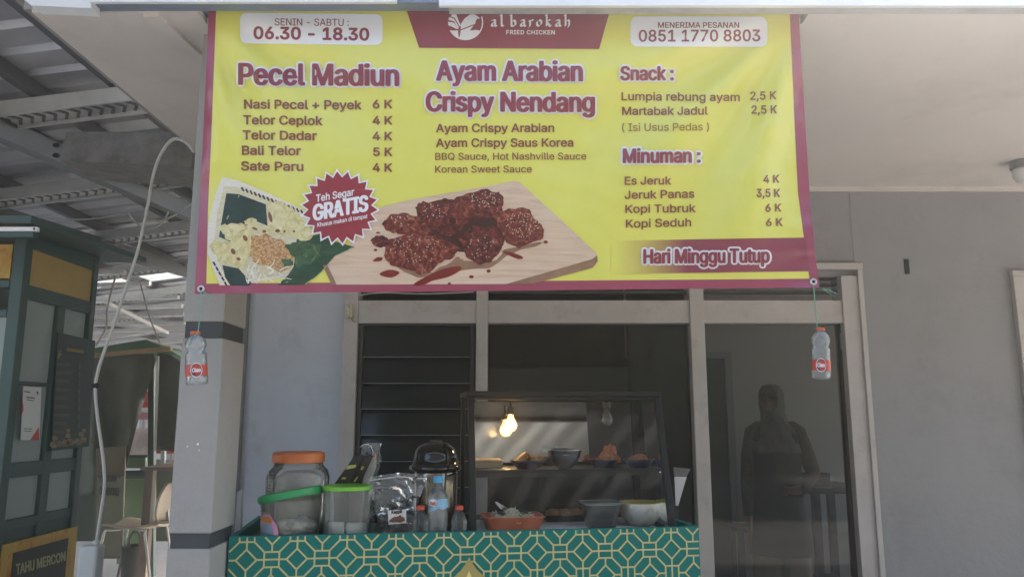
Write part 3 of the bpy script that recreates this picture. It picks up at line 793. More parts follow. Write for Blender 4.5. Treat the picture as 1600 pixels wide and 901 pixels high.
for cx, cy, rx, ry, nn in ((1150,290,95,75,70),(560,430,170,80,60),(930,150,90,45,45),(640,215,70,45,22),(920,420,90,70,26),(470,270,80,35,18)):
    for _ in range(nn):
        t = rnd.uniform(0,6.28); q = math.sqrt(rnd.random()); x, y = cx+rx*q*math.cos(t), cy+ry*q*math.sin(t)
        p = Z4(ell(x, y, 4.2, 2.2, 6, rnd.uniform(0,180))); mb.face([BN(a, b, 6+.3*rnd.random()) for a, b in p])
mb.build('sesame_picture', M_sesame, ban)
Z3 = lambda pts: [(x/4.743+320, y/4.743+260) for x, y in pts]
def brick_mat(name, c1, c2, mort, scale):
    m = bpy.data.materials.new(name); m.use_nodes = True; N = m.node_tree.nodes; L = m.node_tree.links; b = N['Principled BSDF']; b.inputs['Roughness'].default_value = .35
    tc = N.new('ShaderNodeTexCoord'); mp = N.new('ShaderNodeMapping'); mp.inputs['Rotation'].default_value = (R(90),0,R(0)); t = N.new('ShaderNodeTexBrick')
    L.new(tc.outputs['Object'], mp.inputs[0]); L.new(mp.outputs[0], t.inputs['Vector']); t.inputs['Scale'].default_value = scale
    t.inputs['Color1'].default_value = (*c1,1); t.inputs['Color2'].default_value = (*c2,1); t.inputs['Mortar'].default_value = (*mort,1); t.inputs['Mortar Size'].default_value = .012
    L.new(t.outputs['Color'], b.inputs['Base Color']); return m
M_wov = brick_mat('print_woven_bamboo', (.72,.66,.46), (.62,.56,.36), (.45,.38,.22), 48)
M_rim = brick_mat('print_woven_rim', (.80,.76,.66), (.74,.69,.56), (.5,.45,.33), 60)
M_leaf = ramp_mat('print_banana_leaf', [(.3,(.008,.03,.018)),(.6,(.02,.075,.035)),(.8,(.05,.13,.06))], 10, stretch=(1,1,5), rough=.35, rot=(0,R(35),0))
M_leafd = mat('print_dark_leaf', (.014,.04,.035), .35, var=.3, vscale=20)
M_pey = ramp_mat('print_peyek_cracker', [(.3,(.45,.36,.13)),(.5,(.66,.58,.28)),(.7,(.78,.72,.45))], 40, rough=.35, distort=1)
M_pea = ramp_mat('print_peanut_sauce', [(.0,(.70,.46,.22)),(.4,(.60,.36,.16)),(.7,(.36,.18,.07))], 150, 'voronoi', rough=.35)
M_grn = ramp_mat('print_greens', [(.3,(.012,.035,.015)),(.55,(.05,.12,.05)),(.75,(.2,.3,.14))], 45, rough=.35, distort=2)
M_spr = mat('print_sprouts', (.76,.74,.6), .35, var=.15, vscale=60)
M_bean = mat('print_peanuts', (.22,.07,.04), .35, var=.4, vscale=90)
bpoly('basket_picture', Z3([(130,80),(232,100),(450,190),(730,320),(800,500),(700,800),(250,880),(110,880),(60,760),(20,640),(25,430),(75,220)]), M_rim, 2)
bpoly('basket_picture', Z3([(140,150),(232,150),(440,232),(700,350),(760,500),(660,790),(250,860),(185,880),(95,700),(70,560),(95,330)]), M_wov, 2.4)
# dark lacing along the rim
mb = MB(); k_ = 0
for (a, b, nn) in (((250,150),(720,330),15), ((45,690),(150,875),5)):
    for i in range(nn):
        t = (i+.5)/nn; x, y = lerp(a[0],b[0],t), lerp(a[1],b[1],t); k_ += 1
        mb.face([BN(p[0], p[1], 2.7) for p in Z3([(x,y),(x+14,y-4),(x+30,y+26),(x+16,y+28)])])
mb.build('basket_picture', M_shade, ban)
bpoly('leaf_picture', Z3([(160,200),(250,205),(452,280),(465,440),(380,405),(280,450),(190,560),(105,520),(120,430)]), M_leafd, 3)
bpoly('leaf_picture', Z3([(130,730),(250,755),(345,860),(330,882),(190,882),(150,820)]), M_leafd, 3)
bpoly('leaf_picture', Z3([(680,540),(790,515),(860,498),(980,560),(1112,597),(960,665),(900,740),(860,785),(745,875),(540,878),(620,800),(660,740)]), M_leaf, 3)
mb = MB(); 
for (a, b, w) in (((600,860),(1095,600),6), ((255,215),(163,390),8), ((860,785),(745,872),7), ((965,664),(862,782),5), ((1110,598),(968,662),5)):
    dx, dy = b[0]-a[0], b[1]-a[1]; l = math.hypot(dx, dy); nx_, ny_ = -dy/l*w/2, dx/l*w/2
    mb.face([BN(p[0], p[1], 3.5) for p in Z3([(a[0]+nx_,a[1]+ny_),(b[0]+nx_,b[1]+ny_),(b[0]-nx_,b[1]-ny_),(a[0]-nx_,a[1]-ny_)])])
mb.build('leaf_picture', mat('print_leaf_rib', (.40,.42,.22), .35), ban)
bpoly('cracker_picture', rough(Z3([(465,270),(540,255),(640,300),(690,350),(735,400),(800,470),(790,530),(730,550),(640,520),(540,500),(440,500),(340,465),(300,425),(300,395),(370,385),(385,430),(460,450)]), 2.4, 4, 2), M_pey, 4)
bpoly('cracker_picture', rough(Z3([(95,440),(200,425),(290,425),(365,500),(345,560),(335,640),(300,720),(240,745),(180,715),(100,700),(70,640),(35,600),(60,540),(110,560),(190,560),(130,500)]), 2.4, 4, 3), M_pey, 4)
bpoly('peanut_sauce_picture', rough(Z3([(350,520),(450,500),(590,555),(665,640),(640,750),(560,790),(470,750),(380,720),(330,650)]), 1.6, 5, 4), M_pea, 4.4)
bpoly('greens_picture', rough(Z3([(590,575),(700,555),(860,580),(850,660),(770,730),(680,745),(650,660)]), 1.6, 5, 5), M_grn, 4.6)
bpoly('greens_picture', rough(Z3([(560,690),(640,680),(660,730),(590,740)]), 1.2, 4, 6), M_grn, 4.8)
mb = MB()
for cx, cy, rx, ry, ro in ((485,375,40,13,75),(540,477,18,13,0),(300,532,24,15,60),(210,630,24,16,60),(250,685,16,11,20),(590,480,9,9,0),(370,460,22,8,20),(440,480,14,10,0),(660,480,10,8,0)):
    mb.face([BN(p[0], p[1], 5) for p in Z3(ell(cx, cy, rx, ry, 14, ro))])
mb.build('peanut_picture', M_bean, ban)
mb = MB(); rnd = random.Random(11); n = 0
for i in range(26):
    x, y = rnd.uniform(300,560), rnd.uniform(720,850); a = rnd.uniform(-.9,2.2); l = rnd.uniform(50,120); cv = rnd.uniform(-1.4,1.4); w = rnd.uniform(9,15); prev = None
    for k in range(7):
        nx_, ny_ = -math.sin(a)*w/2*(1-.09*k), math.cos(a)*w/2*(1-.09*k)
        cur = ((x+nx_, y+ny_), (x-nx_, y-ny_))
        if prev and max(cur[0][1], cur[1][1]) < 872: mb.face([BN(p[0], p[1], 5+.02*i) for p in Z3([prev[0], cur[0], cur[1], prev[1]])])
        prev = cur; x += math.cos(a)*l/6; y += math.sin(a)*l/6; a += cv/6
mb.build('sprouts_picture', M_spr, ban)
# starburst
def star(cx, cy, ro, ri, n, ph=0):
    return [((cx+(ro if k % 2 == 0 else ri)*math.cos(R(ph+180*k/n))), (cy+(ro if k % 2 == 0 else ri)*.955*math.sin(R(ph+180*k/n)))) for k in range(2*n)]
bpoly('starburst', star(531,324,63.5,52,22,4), M_wht, 6.8); bpoly('starburst', star(531,324,59,49,22,4), mat('banner_red_print', (.30,.025,.04), .32, spec=.6), 7.2)
mb = MB()
letter(mb, "Teh Segar", 494, 315.5, 553, 305, 11, 11, BN, 7.8, (.4,.35))
letter(mb, "GRATIS", 490, 344.5, 574, 329, 24, 24, BN, 7.8, (1.7,.9))
letter(mb, "Khusus makan di tempat", 496, 354.5, 574, 340.5, 6.2, 6.2, BN, 7.8, (.2,.2))
mb.build('lettering', M_wht, ban)
# eyelets
for x, y in ((314,451),(1271,440)):
    c = BN(x, y, 4); Mx = Matrix.Rotation(R(90), 4, 'X')
    MB().lathe([(.0045,0),(.0055,.003),(.0095,.003),(.0105,0)], c, 24, caps=(False,False), M=Mx).build('eyelet', mat('steel_eyelet', (.6,.6,.6), .3, .9), ban, smooth=True)
    MB().lathe([(.0046,.0005),(.0001,.0005)], c, 16, caps=(False,False), M=Mx).build('eyelet_hole', M_black, ban)

# -- bottles that weigh the banner down
M_pet = clear('clear_bottle_plastic', tint=(.93,.95,.95), film=(.8,.82,.84), cloud=.12, rough=.08, ior=1.6, bump=.5, bscale=90)
M_water = clear('bottled_water', tint=(.90,.94,.95), film=(.55,.6,.62), cloud=.06, rough=.03, ior=1.45, bump=.8, bscale=60)
M_cap = mat('orange_cap_plastic', (.62,.10,.035), .4)
M_string = mat('green_raffia', (.14,.36,.27), .6)
M_lred = mat('label_red', (.52,.06,.035), .35); M_lpur = mat('label_purple', (.09,.035,.09), .35); M_lwht = mat('label_white', (.75,.75,.77), .35)
def smallbottle(t, c, h, r, tilt=0., lab=None, seed=0):
    """c: foot of the bottle ; tilt about Y"""
    Mt = Matrix.Translation(c) @ Matrix.Rotation(tilt, 4, 'Y')
    def L3(prof, seg=28, caps=(True,True)): 
        b = MB(); b.lathe([(a*r, z*h) for a, z in prof], (0,0,0), seg, caps); b.b.transform(Mt); return b
    prof = [(.6,.0),(.92,.012),(1,.04),(.96,.06),(1,.08),(1.0,.14),(.98,.15),(.98,.37),(1.0,.385)]
    z = .4
    while z < .60: prof += [(.93,z),(.99,z+.02)]; z += .04
    prof += [(.86,.60),(.80,.64),(.93,.70),(.99,.76),(.93,.82),(.72,.88),(.50,.915),(.40,.93),(.40,.945)]
    L3(prof).build('bottle_body', M_pet, t, smooth=True)
    L3([(.40,.945),(.46,.946),(.46,.995),(.42,1.0),(.02,1.0)], caps=(True,True)).build('cap', M_cap, t, smooth=True, angle=40)
    if lab is not None:
        lb = MB(); n = 24; rows = [[lb.v(Mt @ Vector((1.012*r*math.cos(R(a)), 1.012*r*math.sin(R(a)), z_*h))) for a in [lab+k*220/n-110 for k in range(n+1)]] for z_ in (.16,.36)]
        lb.skin(rows, False, closed=False); la = lb.build('label', M_lred, t, smooth=True)
        sh = -.12 if lab > -90 else .12
        def on(px, py, layer):        # curved label coordinates, units of bottle radius
            a = R(-90)+px; return Mt @ Vector(((1.02+layer*.01)*r*math.cos(a), (1.02+layer*.01)*r*math.sin(a), (.26-py)*h))
        for rad, m, ly in ((.52,M_lwht,0),(.46,M_lpur,.6)):
            d = MB(); d.face([on(sh*3+rad*math.cos(R(q)), rad*.26*math.sin(R(q)), ly) for q in range(0,360,15)]); d.build('label_mark', m, la)
        d = MB(); letter(d, 'Cleo', sh*3-.36, .035, sh*3+.36, .035, .07, .07, on, 1.4, (.02,.005)); d.build('label_mark', M_lwht, la)
YH = YB-.02
for (cx, top, bot, hw, sx, sy, tl, lab, lb) in ((305,518,601,16.5,314,455,R(3),-110,'clear empty bottle with orange cap hung on green string before the grey pillar'),
                                 (1282,512,592,14,1271,444,R(-1),-70,'clear empty bottle with orange cap hung on green string by the right door post')):
    a, b = P(cx, top, YH), P(cx+(3 if cx < 500 else 1), bot, YH)
    t = thing('hanging_bottle', lb, 'bottle', b, 'bottles hanging from the banner corners')
    rr = hw*(YH/ray(cx,top).y)/1200
    smallbottle(t, b, (a-b).length, rr, math.atan2(a.x-b.x, a.z-b.z), lab)
    st = MB(); 
    if cx < 500: st.tube([P(314,455,YH), P(313,490,YH), P(309,520,YH)], .0016, 6); st.tube([P(309,520,YH-.012), P(300,530,YH-.02), P(296,538,YH-.02)], .0022, 6)
    else:
        st.tube([P(1271,445,YH), P(1274,480,YH), P(1277,514,YH)], .0014, 6); st.tube([P(1277,514,YH), P(1270,515,YH)], .0018, 6)
        st.tube([P(1283,450,YH), P(1296,454,YH), P(1308,459,YH)], .0014, 6); st.tube([P(1283,450,YH), P(1294,457,YH), P(1304,463,YH)], .0012, 6)
    if cx < 500: st.tube([P(317,455,YH), P(322,458,YH), P(328,464,YH)], .0018, 6)
    st.build('string', M_string, t)

# =================================================================================================== COUNTER
CZ = 1.14; SURF = 1.105
c0 = PZ(358,838,CZ); c1 = PZ(1092,822,CZ)
CA = math.atan2(c1.y-c0.y, c1.x-c0.x); CW = (c1-c0).length
EU = Vector((math.cos(CA), math.sin(CA), 0)); EV = Vector((-math.sin(CA), math.cos(CA), 0)); C00 = Vector((c0.x, c0.y, 0))
def CQ(u, v, z): return C00+EU*u+EV*v+Vector((0,0,z))
def CR(px, py, v):
    d = ray(px, py); o = Vector((0,0,EYE)); n = EV; k = (C00+EV*v-o).dot(n)/d.dot(n)
    return o+d*k
def CT(px, py, v): return (CR(px,py,v)-Vector((0,0,EYE))).dot(Vector((0,CP,SP)))/1200      # metres per pixel there
M_teal = mat('counter_teal_print', (.004,.17,.145), .5, var=.06, vscale=3, spec=.25)
M_gold = mat('counter_gold_print', (.55,.50,.22), .4)
M_goldd = mat('counter_dome_gold', (.42,.32,.10), .4)
cn = thing('counter_booth', 'teal food counter with gold geometric lattice print', 'counter', C00, rotz=CA)
DEP = .52
k = MB(); k.box((0,0,.12),(CW,.018,CZ)); k.build('front_panel', M_teal, cn, space='l', bevel=.001)
k = MB(); k.box((0,.0185,.12),(.018,DEP,CZ)); k.build('side_panel', M_teal, cn, space='l')
k = MB(); k.box((CW-.018,.0185,.12),(CW,DEP,CZ)); k.build('side_panel', M_teal, cn, space='l')
MB().box((.0185,.0185,SURF-.02),(CW-.0185,DEP-.001,SURF)).build('tabletop', mat('counter_top_dark', (.03,.05,.045), .4, var=.2), cn, space='l')
for x in (.03, CW-.07):
    for y in (.03, DEP-.07): MB().box((x,y,0),(x+.04,y+.04,.119)).build('leg', M_black, cn, space='l')
# lattice on the front
PER = (CR(1330/3.81+700,860,0)-CR(255/3.81+700,860,0)).length/4
o_ = CR(255/3.81+700, 800+245/3.81, 0); OU = (o_-C00).dot(EU); OZ = o_.z
segs = {'h':[], 'v':[], 'd':[], 'e':[]}
rh, dh, lw = .148, .205, .035
def add(kd, a, b): segs[kd].append((a, b))
for i in range(-8, 9):
    for j in range(-7, 3):
        x, z = i, j
        # horizontal link at (i+.5, j)
        for s_ in (-rh, 0, rh):
            if s_ == 0: add('h', (x+dh, z), (x+1-dh, z))
            else: add('h', (x+.5-rh, z+s_), (x+.5+rh, z+s_))
        for s_ in (-rh, rh): add('v', (x+.5+s_, z-rh), (x+.5+s_, z+rh))
        # vertical link at (i, j+.5)
        for s_ in (-rh, 0, rh):
            if s_ == 0: add('v', (x, z+dh), (x, z+1-dh))
            else: add('v', (x+s_, z+.5-rh), (x+s_, z+.5+rh))
        for s_ in (-rh, rh): add('h', (x-rh, z+.5+s_), (x+rh, z+.5+s_))
        # second diamonds centred at (i+.5, j+.5) reach the links
        for cx, cz in ((x, z), (x+.5, z+.5)):
            add('d', (cx-dh, cz), (cx, cz+dh)); add('d', (cx, cz-dh), (cx+dh, cz)); add('e', (cx-dh, cz), (cx, cz-dh)); add('e', (cx, cz+dh), (cx+dh, cz))
        add('v', (x+.5, z+.5-dh), (x+.5, z+rh)); add('v', (x+.5, z+.5+dh), (x+.5, z+1-rh))
        add('h', (x+rh, z+.5), (x+.5-dh, z+.5)); add('h', (x+.5+dh, z+.5), (x+1-rh, z+.5))
        # octagon sides
        add('e', (x+rh, z+.5-rh), (x+.5-rh, z+rh)); add('d', (x-rh, z+.5-rh), (x-.5+rh, z+rh))
        add('d', (x+rh, z-.5+rh), (x+.5-rh, z-rh)); add('e', (x-rh, z-.5+rh), (x-.5+rh, z-rh))
def clip(a, b, x0, x1, z0, z1):
    t0, t1 = 0., 1.; dx, dz = b[0]-a[0], b[1]-a[1]
    for p, q in ((-dx, a[0]-x0), (dx, x1-a[0]), (-dz, a[1]-z0), (dz, z1-a[1])):
        if abs(p) < 1e-9:
            if q < 0: return None
        else:
            r = q/p
            if p < 0: t0 = max(t0, r)
            else: t1 = min(t1, r)
    if t0 >= t1-1e-6: return None
    return (a[0]+dx*t0, a[1]+dz*t0), (a[0]+dx*t1, a[1]+dz*t1)
lat = MB(); seen = set()
for li, kd in enumerate('hvde'):
    for n, (a, b) in enumerate(segs[kd]):
        key = tuple(round(q, 2) for q in sorted((a, b))[0]+sorted((a, b))[1])
        if (kd, key) in seen: continue
        seen.add((kd, key))
        A = (OU+a[0]*PER, OZ+a[1]*PER); Bq = (OU+b[0]*PER, OZ+b[1]*PER)
        w = PER*lw/2
        c_ = clip(A, Bq, w*1.2, CW-w*1.2, .14, CZ-w*1.05)
        if not c_: continue
        (ax, az), (bx_, bz) = c_; l = math.hypot(bx_-ax, bz-az); nx_, nz_ = -(bz-az)/l*w, (bx_-ax)/l*w
        y = -.0008-.0003*li-.00004*(n % 5)
        lat.face([(ax+nx_,y,az+nz_),(bx_+nx_,y,bz+nz_),(bx_-nx_,y,bz-nz_),(ax-nx_,y,az-nz_)])
lat.build('gold_lattice', M_gold, cn, space='l')
# gold dome emblem
tip = CR(733,869,0); tu, tz = (tip-C00).dot(EU), tip.z
prof = [(0,0),(.012,-.022),(.026,-.040),(.046,-.058),(.072,-.076),(.095,-.10),(.108,-.135),(.112,-.17),(.105,-.21)]
dm = [(tu-a, -.003, tz+b) for a, b in prof[::-1]]+[(tu+a, -.003, tz+b) for a, b in prof[1:]]
MB().prism(dm, (0,.001,0)).build('dome_emblem', M_goldd, cn, space='l')
MB().prism([(tu-.03,-.0045,tz-.09),(tu-.010,-.0045,tz-.065),(tu,-.0045,tz-.042),(tu+.010,-.0045,tz-.065),(tu+.03,-.0045,tz-.09)], (0,.001,0)).build('dome_emblem', mat('counter_pale_gold', (.75,.66,.25), .4), cn, space='l')

def prof_px(cx, rows, v, foot=None):
    """silhouette rows (half width px, row px) -> (radius, height) about the axis at depth v"""
    out = []
    for hw, py in rows: out.append((max(.0005, hw*CT(cx,py,v)), CR(cx,py,v).z))
    if foot is not None: out.append((out[-1][0]*foot, SURF+.0005))
    return out
def axis(cx, py, v): q = CR(cx, py, v); return Vector((q.x, q.y, 0))
def onsurf(cx, v, z=None):
    q = CR(cx, 800, v); return Vector((q.x, q.y, SURF+.0005 if z is None else z))
def lathe_item(cx, rows, v, name, m, t, foot=None, seg=40, power=2., angle=None, caps=(True,True), rot=0):
    b = MB(); b.lathe(prof_px(cx, rows, v, foot), (0,0,0), seg, caps, power)
    b.b.transform(Matrix.Translation(axis(cx, rows[0][1], v)) @ Matrix.Rotation(CA+rot, 4, 'Z'))
    return b.build(name, m, t, smooth=True, angle=angle)

# jar with orange lid
M_tub = clear('milky_tub_plastic', tint=(.9,.92,.9), film=(.42,.45,.42), cloud=.2, rough=.2, ior=1.4)
M_jar = clear('clear_jar_plastic', tint=(.92,.92,.9), film=(.7,.68,.66), cloud=.2, rough=.12, ior=1.5, bump=.2, bscale=30)
j = thing('jar', 'big clear plastic jar with orange screw lid at the left of the counter', 'jar', onsurf(467,.22))
lathe_item(467, [(36,722),(37,727),(44,735),(47,744),(47,760),(46,800)], .22, 'jar_body', M_jar, j, foot=.97, seg=48, power=3.2)
lathe_item(467, [(.5,704.5),(30,704.5),(38,706),(39.5,708),(40,718),(39.5,721),(36,721.5)], .22, 'lid', mat('orange_lid_plastic', (.62,.17,.055), .4, var=.05, vscale=20), j, seg=64, angle=35, power=2.3)
b = MB(); b.lathe([(.07,SURF+.005),(.075,SURF+.10),(.072,CR(467,745,.22).z),(.05,CR(467,735,.22).z)], axis(467,760,.22), 30); b.build('packets', mat('jar_packets_pale', (.62,.57,.53), .6, var=.15, vscale=30), j, smooth=True)
dots = MB()
for r_ in range(9):
    for q in (0, 1):
        p = CR(420+q*5.5, 739+r_*5.2, .185); dots.ball(p, .0032, (1,1,1), 8, 6)
dots.build('grip_bump', M_lwht, j)
# tilted tub with dark green lid
tb = thing('tub', 'milky round tub with tilted dark green lid and pink sticker', 'tub', onsurf(455,.09))
lathe_item(455, [(47,778),(46,784),(44,805),(42,834)], .095, 'tub_body', M_tub, tb, foot=.95, caps=(False,True))
b = MB(); s_ = CT(455,775,.095); zl = CR(455,771,.095).z
b.lathe([(.0005,.016),(38*s_,.016),(40*s_,.022),(46*s_,.022),(49.5*s_,.018),(50*s_,.002),(48*s_,-.004),(44*s_,-.002)], (0,0,0), 48, (True,False))
b.b.transform(Matrix.Translation(axis(455,775,.095)+Vector((0,0,zl-.012))) @ Matrix.Rotation(R(-10.5), 4, 'Y') @ Matrix.Rotation(R(-4), 4, 'X'))
b.build('lid', mat('dark_green_lid', (.03,.30,.10), .35), tb, smooth=True, angle=40)
b = MB(); 
for i in range(9):
    b.ball(axis(462,800,.095)+Vector((random.uniform(-.05,.05), random.uniform(-.03,.04), SURF+.03+random.uniform(0,.035))), .03, (1,.8,.6), 10, 8, .7, i)
b.build('packets', mat('crumpled_packets', (.55,.53,.5), .4, var=.3, vscale=60), tb, smooth=True)
ax_ = axis(455,800,.095); rb = 44.5*s_
def onT(px, py, layer):      # px, py: photograph position on the front of the tub
    dx = (px-455)*s_; z = CR(455, py, .095).z; rr = rb*(1.012+layer*.006); dx = max(-rr*.999, min(rr*.999, dx))
    return ax_+EU*dx+EV*(-math.sqrt(rr*rr-dx*dx))+Vector((0,0,z))
b = MB(); pk = [(411,797),(420,795),(428,797),(434,806),(440,813),(443,822),(443,838),(418,838),(414,825),(410,812)]
b2 = []
for i in range(len(pk)):
    for q in range(3): b2.append((lerp(pk[i][0], pk[(i+1)%len(pk)][0], q/3), lerp(pk[i][1], pk[(i+1)%len(pk)][1], q/3)))
subdiv_poly(b, b2, onT, 0, 4); stk = b.build('sticker', mat('pink_sticker', (.62,.28,.42), .4), tb, smooth=True)
b = MB(); subdiv_poly(b, [(424+11.5*math.cos(R(t)), 825+13*math.sin(R(t))) for t in range(0,360,15)], onT, 1.2, 4); b.build('sticker_mark', mat('sticker_blue_grey', (.25,.33,.45), .4), stk, smooth=True)
b = MB(); letter(b, 'antik', 412, 808, 432, 811, 8, 8, onT, 2.4, (.6,.6)); b.build('sticker_mark', mat('sticker_orange', (.62,.26,.02), .4), stk)
# round container with bright green lid
ct = thing('container', 'round milky container with bright green lid beside the zip bag', 'container', onsurf(543,.10))
lathe_item(543, [(37,763),(36.5,768),(35.5,800),(35,834)], .10, 'container_body', M_tub, ct, foot=.97, caps=(False,True), power=2.4)
lathe_item(543, [(.5,758),(34,757.5),(37,757.5),(37.8,758.5),(37.8,763),(36.8,764)], .10, 'lid', mat('bright_green_lid', (.20,.55,.05), .35), ct, angle=40, power=2.4)
b = MB()
for x0_, x1_, y0_, vv in ((512,537,815,.075),(541,572,817,.085)):
    b.box((0,0,0),(.0,0,0)) if False else None
    p0, p1 = CR(x0_,834,vv), CR(x1_,y0_,vv)
    b.hexa([CR(x0_,837,vv), CR(x1_,837,vv), CR(x1_,837,vv)+EV*.02, CR(x0_,837,vv)+EV*.02, CR(x0_,y0_,vv), CR(x1_,y0_,vv), CR(x1_,y0_,vv)+EV*.02, CR(x0_,y0_,vv)+EV*.02])
b.build('packets', mat('white_sachets', (.72,.73,.72), .5, var=.06, vscale=30), ct, bevel=.004)
# coffee sachets standing behind it
M_blkp = mat('black_sachet_foil', (.012,.012,.013), .28, bump=.25, bscale=25)
M_yp = mat('sachet_yellow_print', (.5,.5,.14), .4)
def slab(pts, v, th, mb=None):
    mb = mb or MB(); mb.prism([CR(x, y, v) for x, y in pts], EV*th); return mb
for i, (pts, v, lb) in enumerate((([(521,757),(545,724),(552,713),(562,709),(570,711),(555,738),(546,757),(546,838),(521,838)], .175, 'black foil coffee sachet with yellow print, front one of three leaning'),
                       ([(545,757),(558,728),(568,713),(580,709),(583,713),(570,740),(564,757),(564,838),(545,838)], .20, 'black foil coffee sachet in the middle of the three leaning ones'),
                       ([(566,757),(571,730),(574,715),(588,707),(588,730),(576,757),(576,838),(566,838)], .225, 'pale printed sachet at the back of the three leaning ones'))):
    t = thing('coffee_sachet', lb, 'sachet', onsurf(545+i*14, v), 'sachets leaning behind the green lidded container')
    slab(pts, v, .012).build('pouch', M_blkp if i < 2 else mat('pale_foil', (.5,.47,.46), .3, var=.2, vscale=30), t, bevel=.003)
    if i == 0:
        for pp in ([(540,733),(555,730),(557,725),(543,727)], [(533,748),(540,748),(541,745),(535,745)], [(552,752),(558,744),(560,744),(555,752)]):
            slab(pp, v-.002, .0015).build('print', M_yp, t)
    if i == 1: slab([(563,733),(566,727),(569,729),(566,734)], v-.002, .0015).build('print', M_yp, t)
    if i == 2: slab([(572,716),(586,709),(586,713),(573,720)], v-.002, .0015).build('print', mat('sachet_pink_print', (.55,.15,.18), .4), t)
M_bag = clear('clear_film', tint=(.93,.94,.94), film=(.75,.78,.8), cloud=.09, rough=.08, ior=1.55, bump=1.0, bscale=22)
def crumple(mb, pts, v, amp, layers=(0,), step=6, seed=0, f=.06):
    for k_, dv in enumerate(layers):
        def fn(px, py, l, k_=k_, dv=dv):
            q = Vector((px*f, py*f, seed+k_*5)); return CR(px, py, v+dv)+EV*(amp*(mnoise.noise(q)+.6*mnoise.noise(q*2.7)))
        subdiv_poly(mb, pts, fn, 0, step)
t = thing('clear_wrapper', 'crumpled clear plastic wrapper sticking up behind the coffee sachets', 'wrapper', onsurf(585,.25))
mb = MB(); crumple(mb, [(563,715),(567,694),(574,691),(596,692),(593,706),(597,715),(593,728),(585,757),(585,836),(568,836),(570,757)], .25, .012, (0,.015), 5, 3, .12); mb.build('film', M_bag, t, smooth=True)
mb = MB(); mb.tube(curve_pts([CR(562,698,.245), CR(570,694,.245), CR(578,696,.245), CR(583,706,.245), CR(580,722,.245)]), .0014, 6); mb.build('tie', M_lwht, t)
# zip bag with a label card
t = thing('zip_bag', 'clear zip bag of dark snacks with white label card', 'bag', onsurf(625,.12))
mb = MB(); crumple(mb, [(575,752),(580,744),(622,738),(663,741),(667,748),(659,770),(648,790),(646,838),(600,838),(592,815),(582,785)], .12, .02, (0,.035), 6, 9, .05); mb.build('film', M_bag, t, smooth=True)
mb = MB(); crumple(mb, [(603,836),(606,815),(614,800),(640,802),(645,818),(645,836)], .135, .012, (0,), 6, 12); mb.build('snacks', mat('dark_crackers', (.13,.095,.08), .6, var=.5, vscale=60, bump=.6), t, smooth=True)
mb = MB(); mb.tube([CR(578,750,.117), CR(622,744,.115), CR(664,747,.117)], .0016, 6); mb.build('zip', M_lwht, t)
cd = slab([(606,797),(634.5,795),(635,816.5),(607,819)], .095, .001).build('card', M_lwht, t)
b = MB(); letter(b, 'Keppit', 612, 802, 628, 800.8, 5, 5, lambda x, y, l: CR(x, y, .094-.0002*l), 0, (.35,.3)); b.build('card_print', M_black, cd)
slab(rough([(608,816),(610,810),(617,807),(625,804),(631,808),(633,812),(628,815),(616,815.5)], .8, 3, 4), .0938, .0004).build('card_print', mat('card_brown_print', (.2,.08,.05), .5, var=.4, vscale=80), cd)
# steel drum under a black dome lid
t = thing('drink_dispenser', 'tall steel drum with glossy black domed lid', 'dispenser', onsurf(681,.25))
M_gloss = mat('glossy_black_plastic', (.012,.012,.012), .08, coat=.5)
lathe_item(681, [(33,734),(34,738),(34,800),(34,826)], .25, 'drum', mat('brushed_steel', (.22,.2,.18), .16, 1., var=.1, vscale=20), t, foot=1.)
lathe_item(681, [(.5,688.5),(8,688.7),(14,690),(20,692),(27,697),(31,703),(33.5,712),(35,722),(38,725),(40.5,727),(41,731),(39,733.5),(34,734.5)], .25, 'domed_lid', M_gloss, t, seg=56)
b = MB(); c = axis(681,690,.25); b.lathe([(.022,CR(681,689.5,.25).z),(.022,CR(681,687,.25).z),(.015,CR(681,685.8,.25).z),(.001,CR(681,685.6,.25).z)], c, 24); b.build('knob', M_gloss, t, smooth=True)
# bottle with blue cap
t = thing('water_bottle', 'tall clear water bottle with bright blue cap before the steel drum', 'bottle', onsurf(685,.07))
rows = [(4.5,753),(4.8,756),(7,760),(11,767),(14.5,773),(15.5,778),(15,783),(15.6,788)]
y = 792
while y < 832: rows += [(15.6,y),(14.9,y+2.4)]; y += 5
lathe_item(685, rows, .07, 'bottle_body', M_pet, t, foot=.9)
lathe_item(685, [(.4,742.5),(6.6,742.7),(7.4,744),(7.6,752),(7.2,753.5),(4.5,753.6)], .07, 'cap', mat('blue_cap_plastic', (.06,.36,.62), .35), t, angle=40)
a_ = axis(685,790,.07); s_ = CT(685,790,.07)
def onB(px, py, layer):
    dx = (px-685)*s_; rr = 15.8*s_*(1.01+.01*layer); dx = max(-rr*.999, min(rr*.999, dx)); return a_+EU*dx+EV*(-math.sqrt(rr*rr-dx*dx))+Vector((0,0,CR(685,py,.07).z))
b = MB(); subdiv_poly(b, [(670,778),(676,777),(682,778),(690,777),(700,778),(700,791),(692,794),(684,792),(676,796),(670,795)], onB, 0, 3); la = b.build('label', mat('label_water_blue', (.22,.45,.60), .35, var=.2, vscale=60), t, smooth=True)
b = MB(); subdiv_poly(b, [(671,779),(677,777.5),(682,783),(679,789),(671,788)], onB, .6, 3); b.build('label_mark', M_lwht, la, smooth=True)
b = MB(); letter(b, 'nab', 672, 787, 681, 787, 6, 6, onB, 1.2, (.4,.4)); b.build('label_mark', M_lred, la)
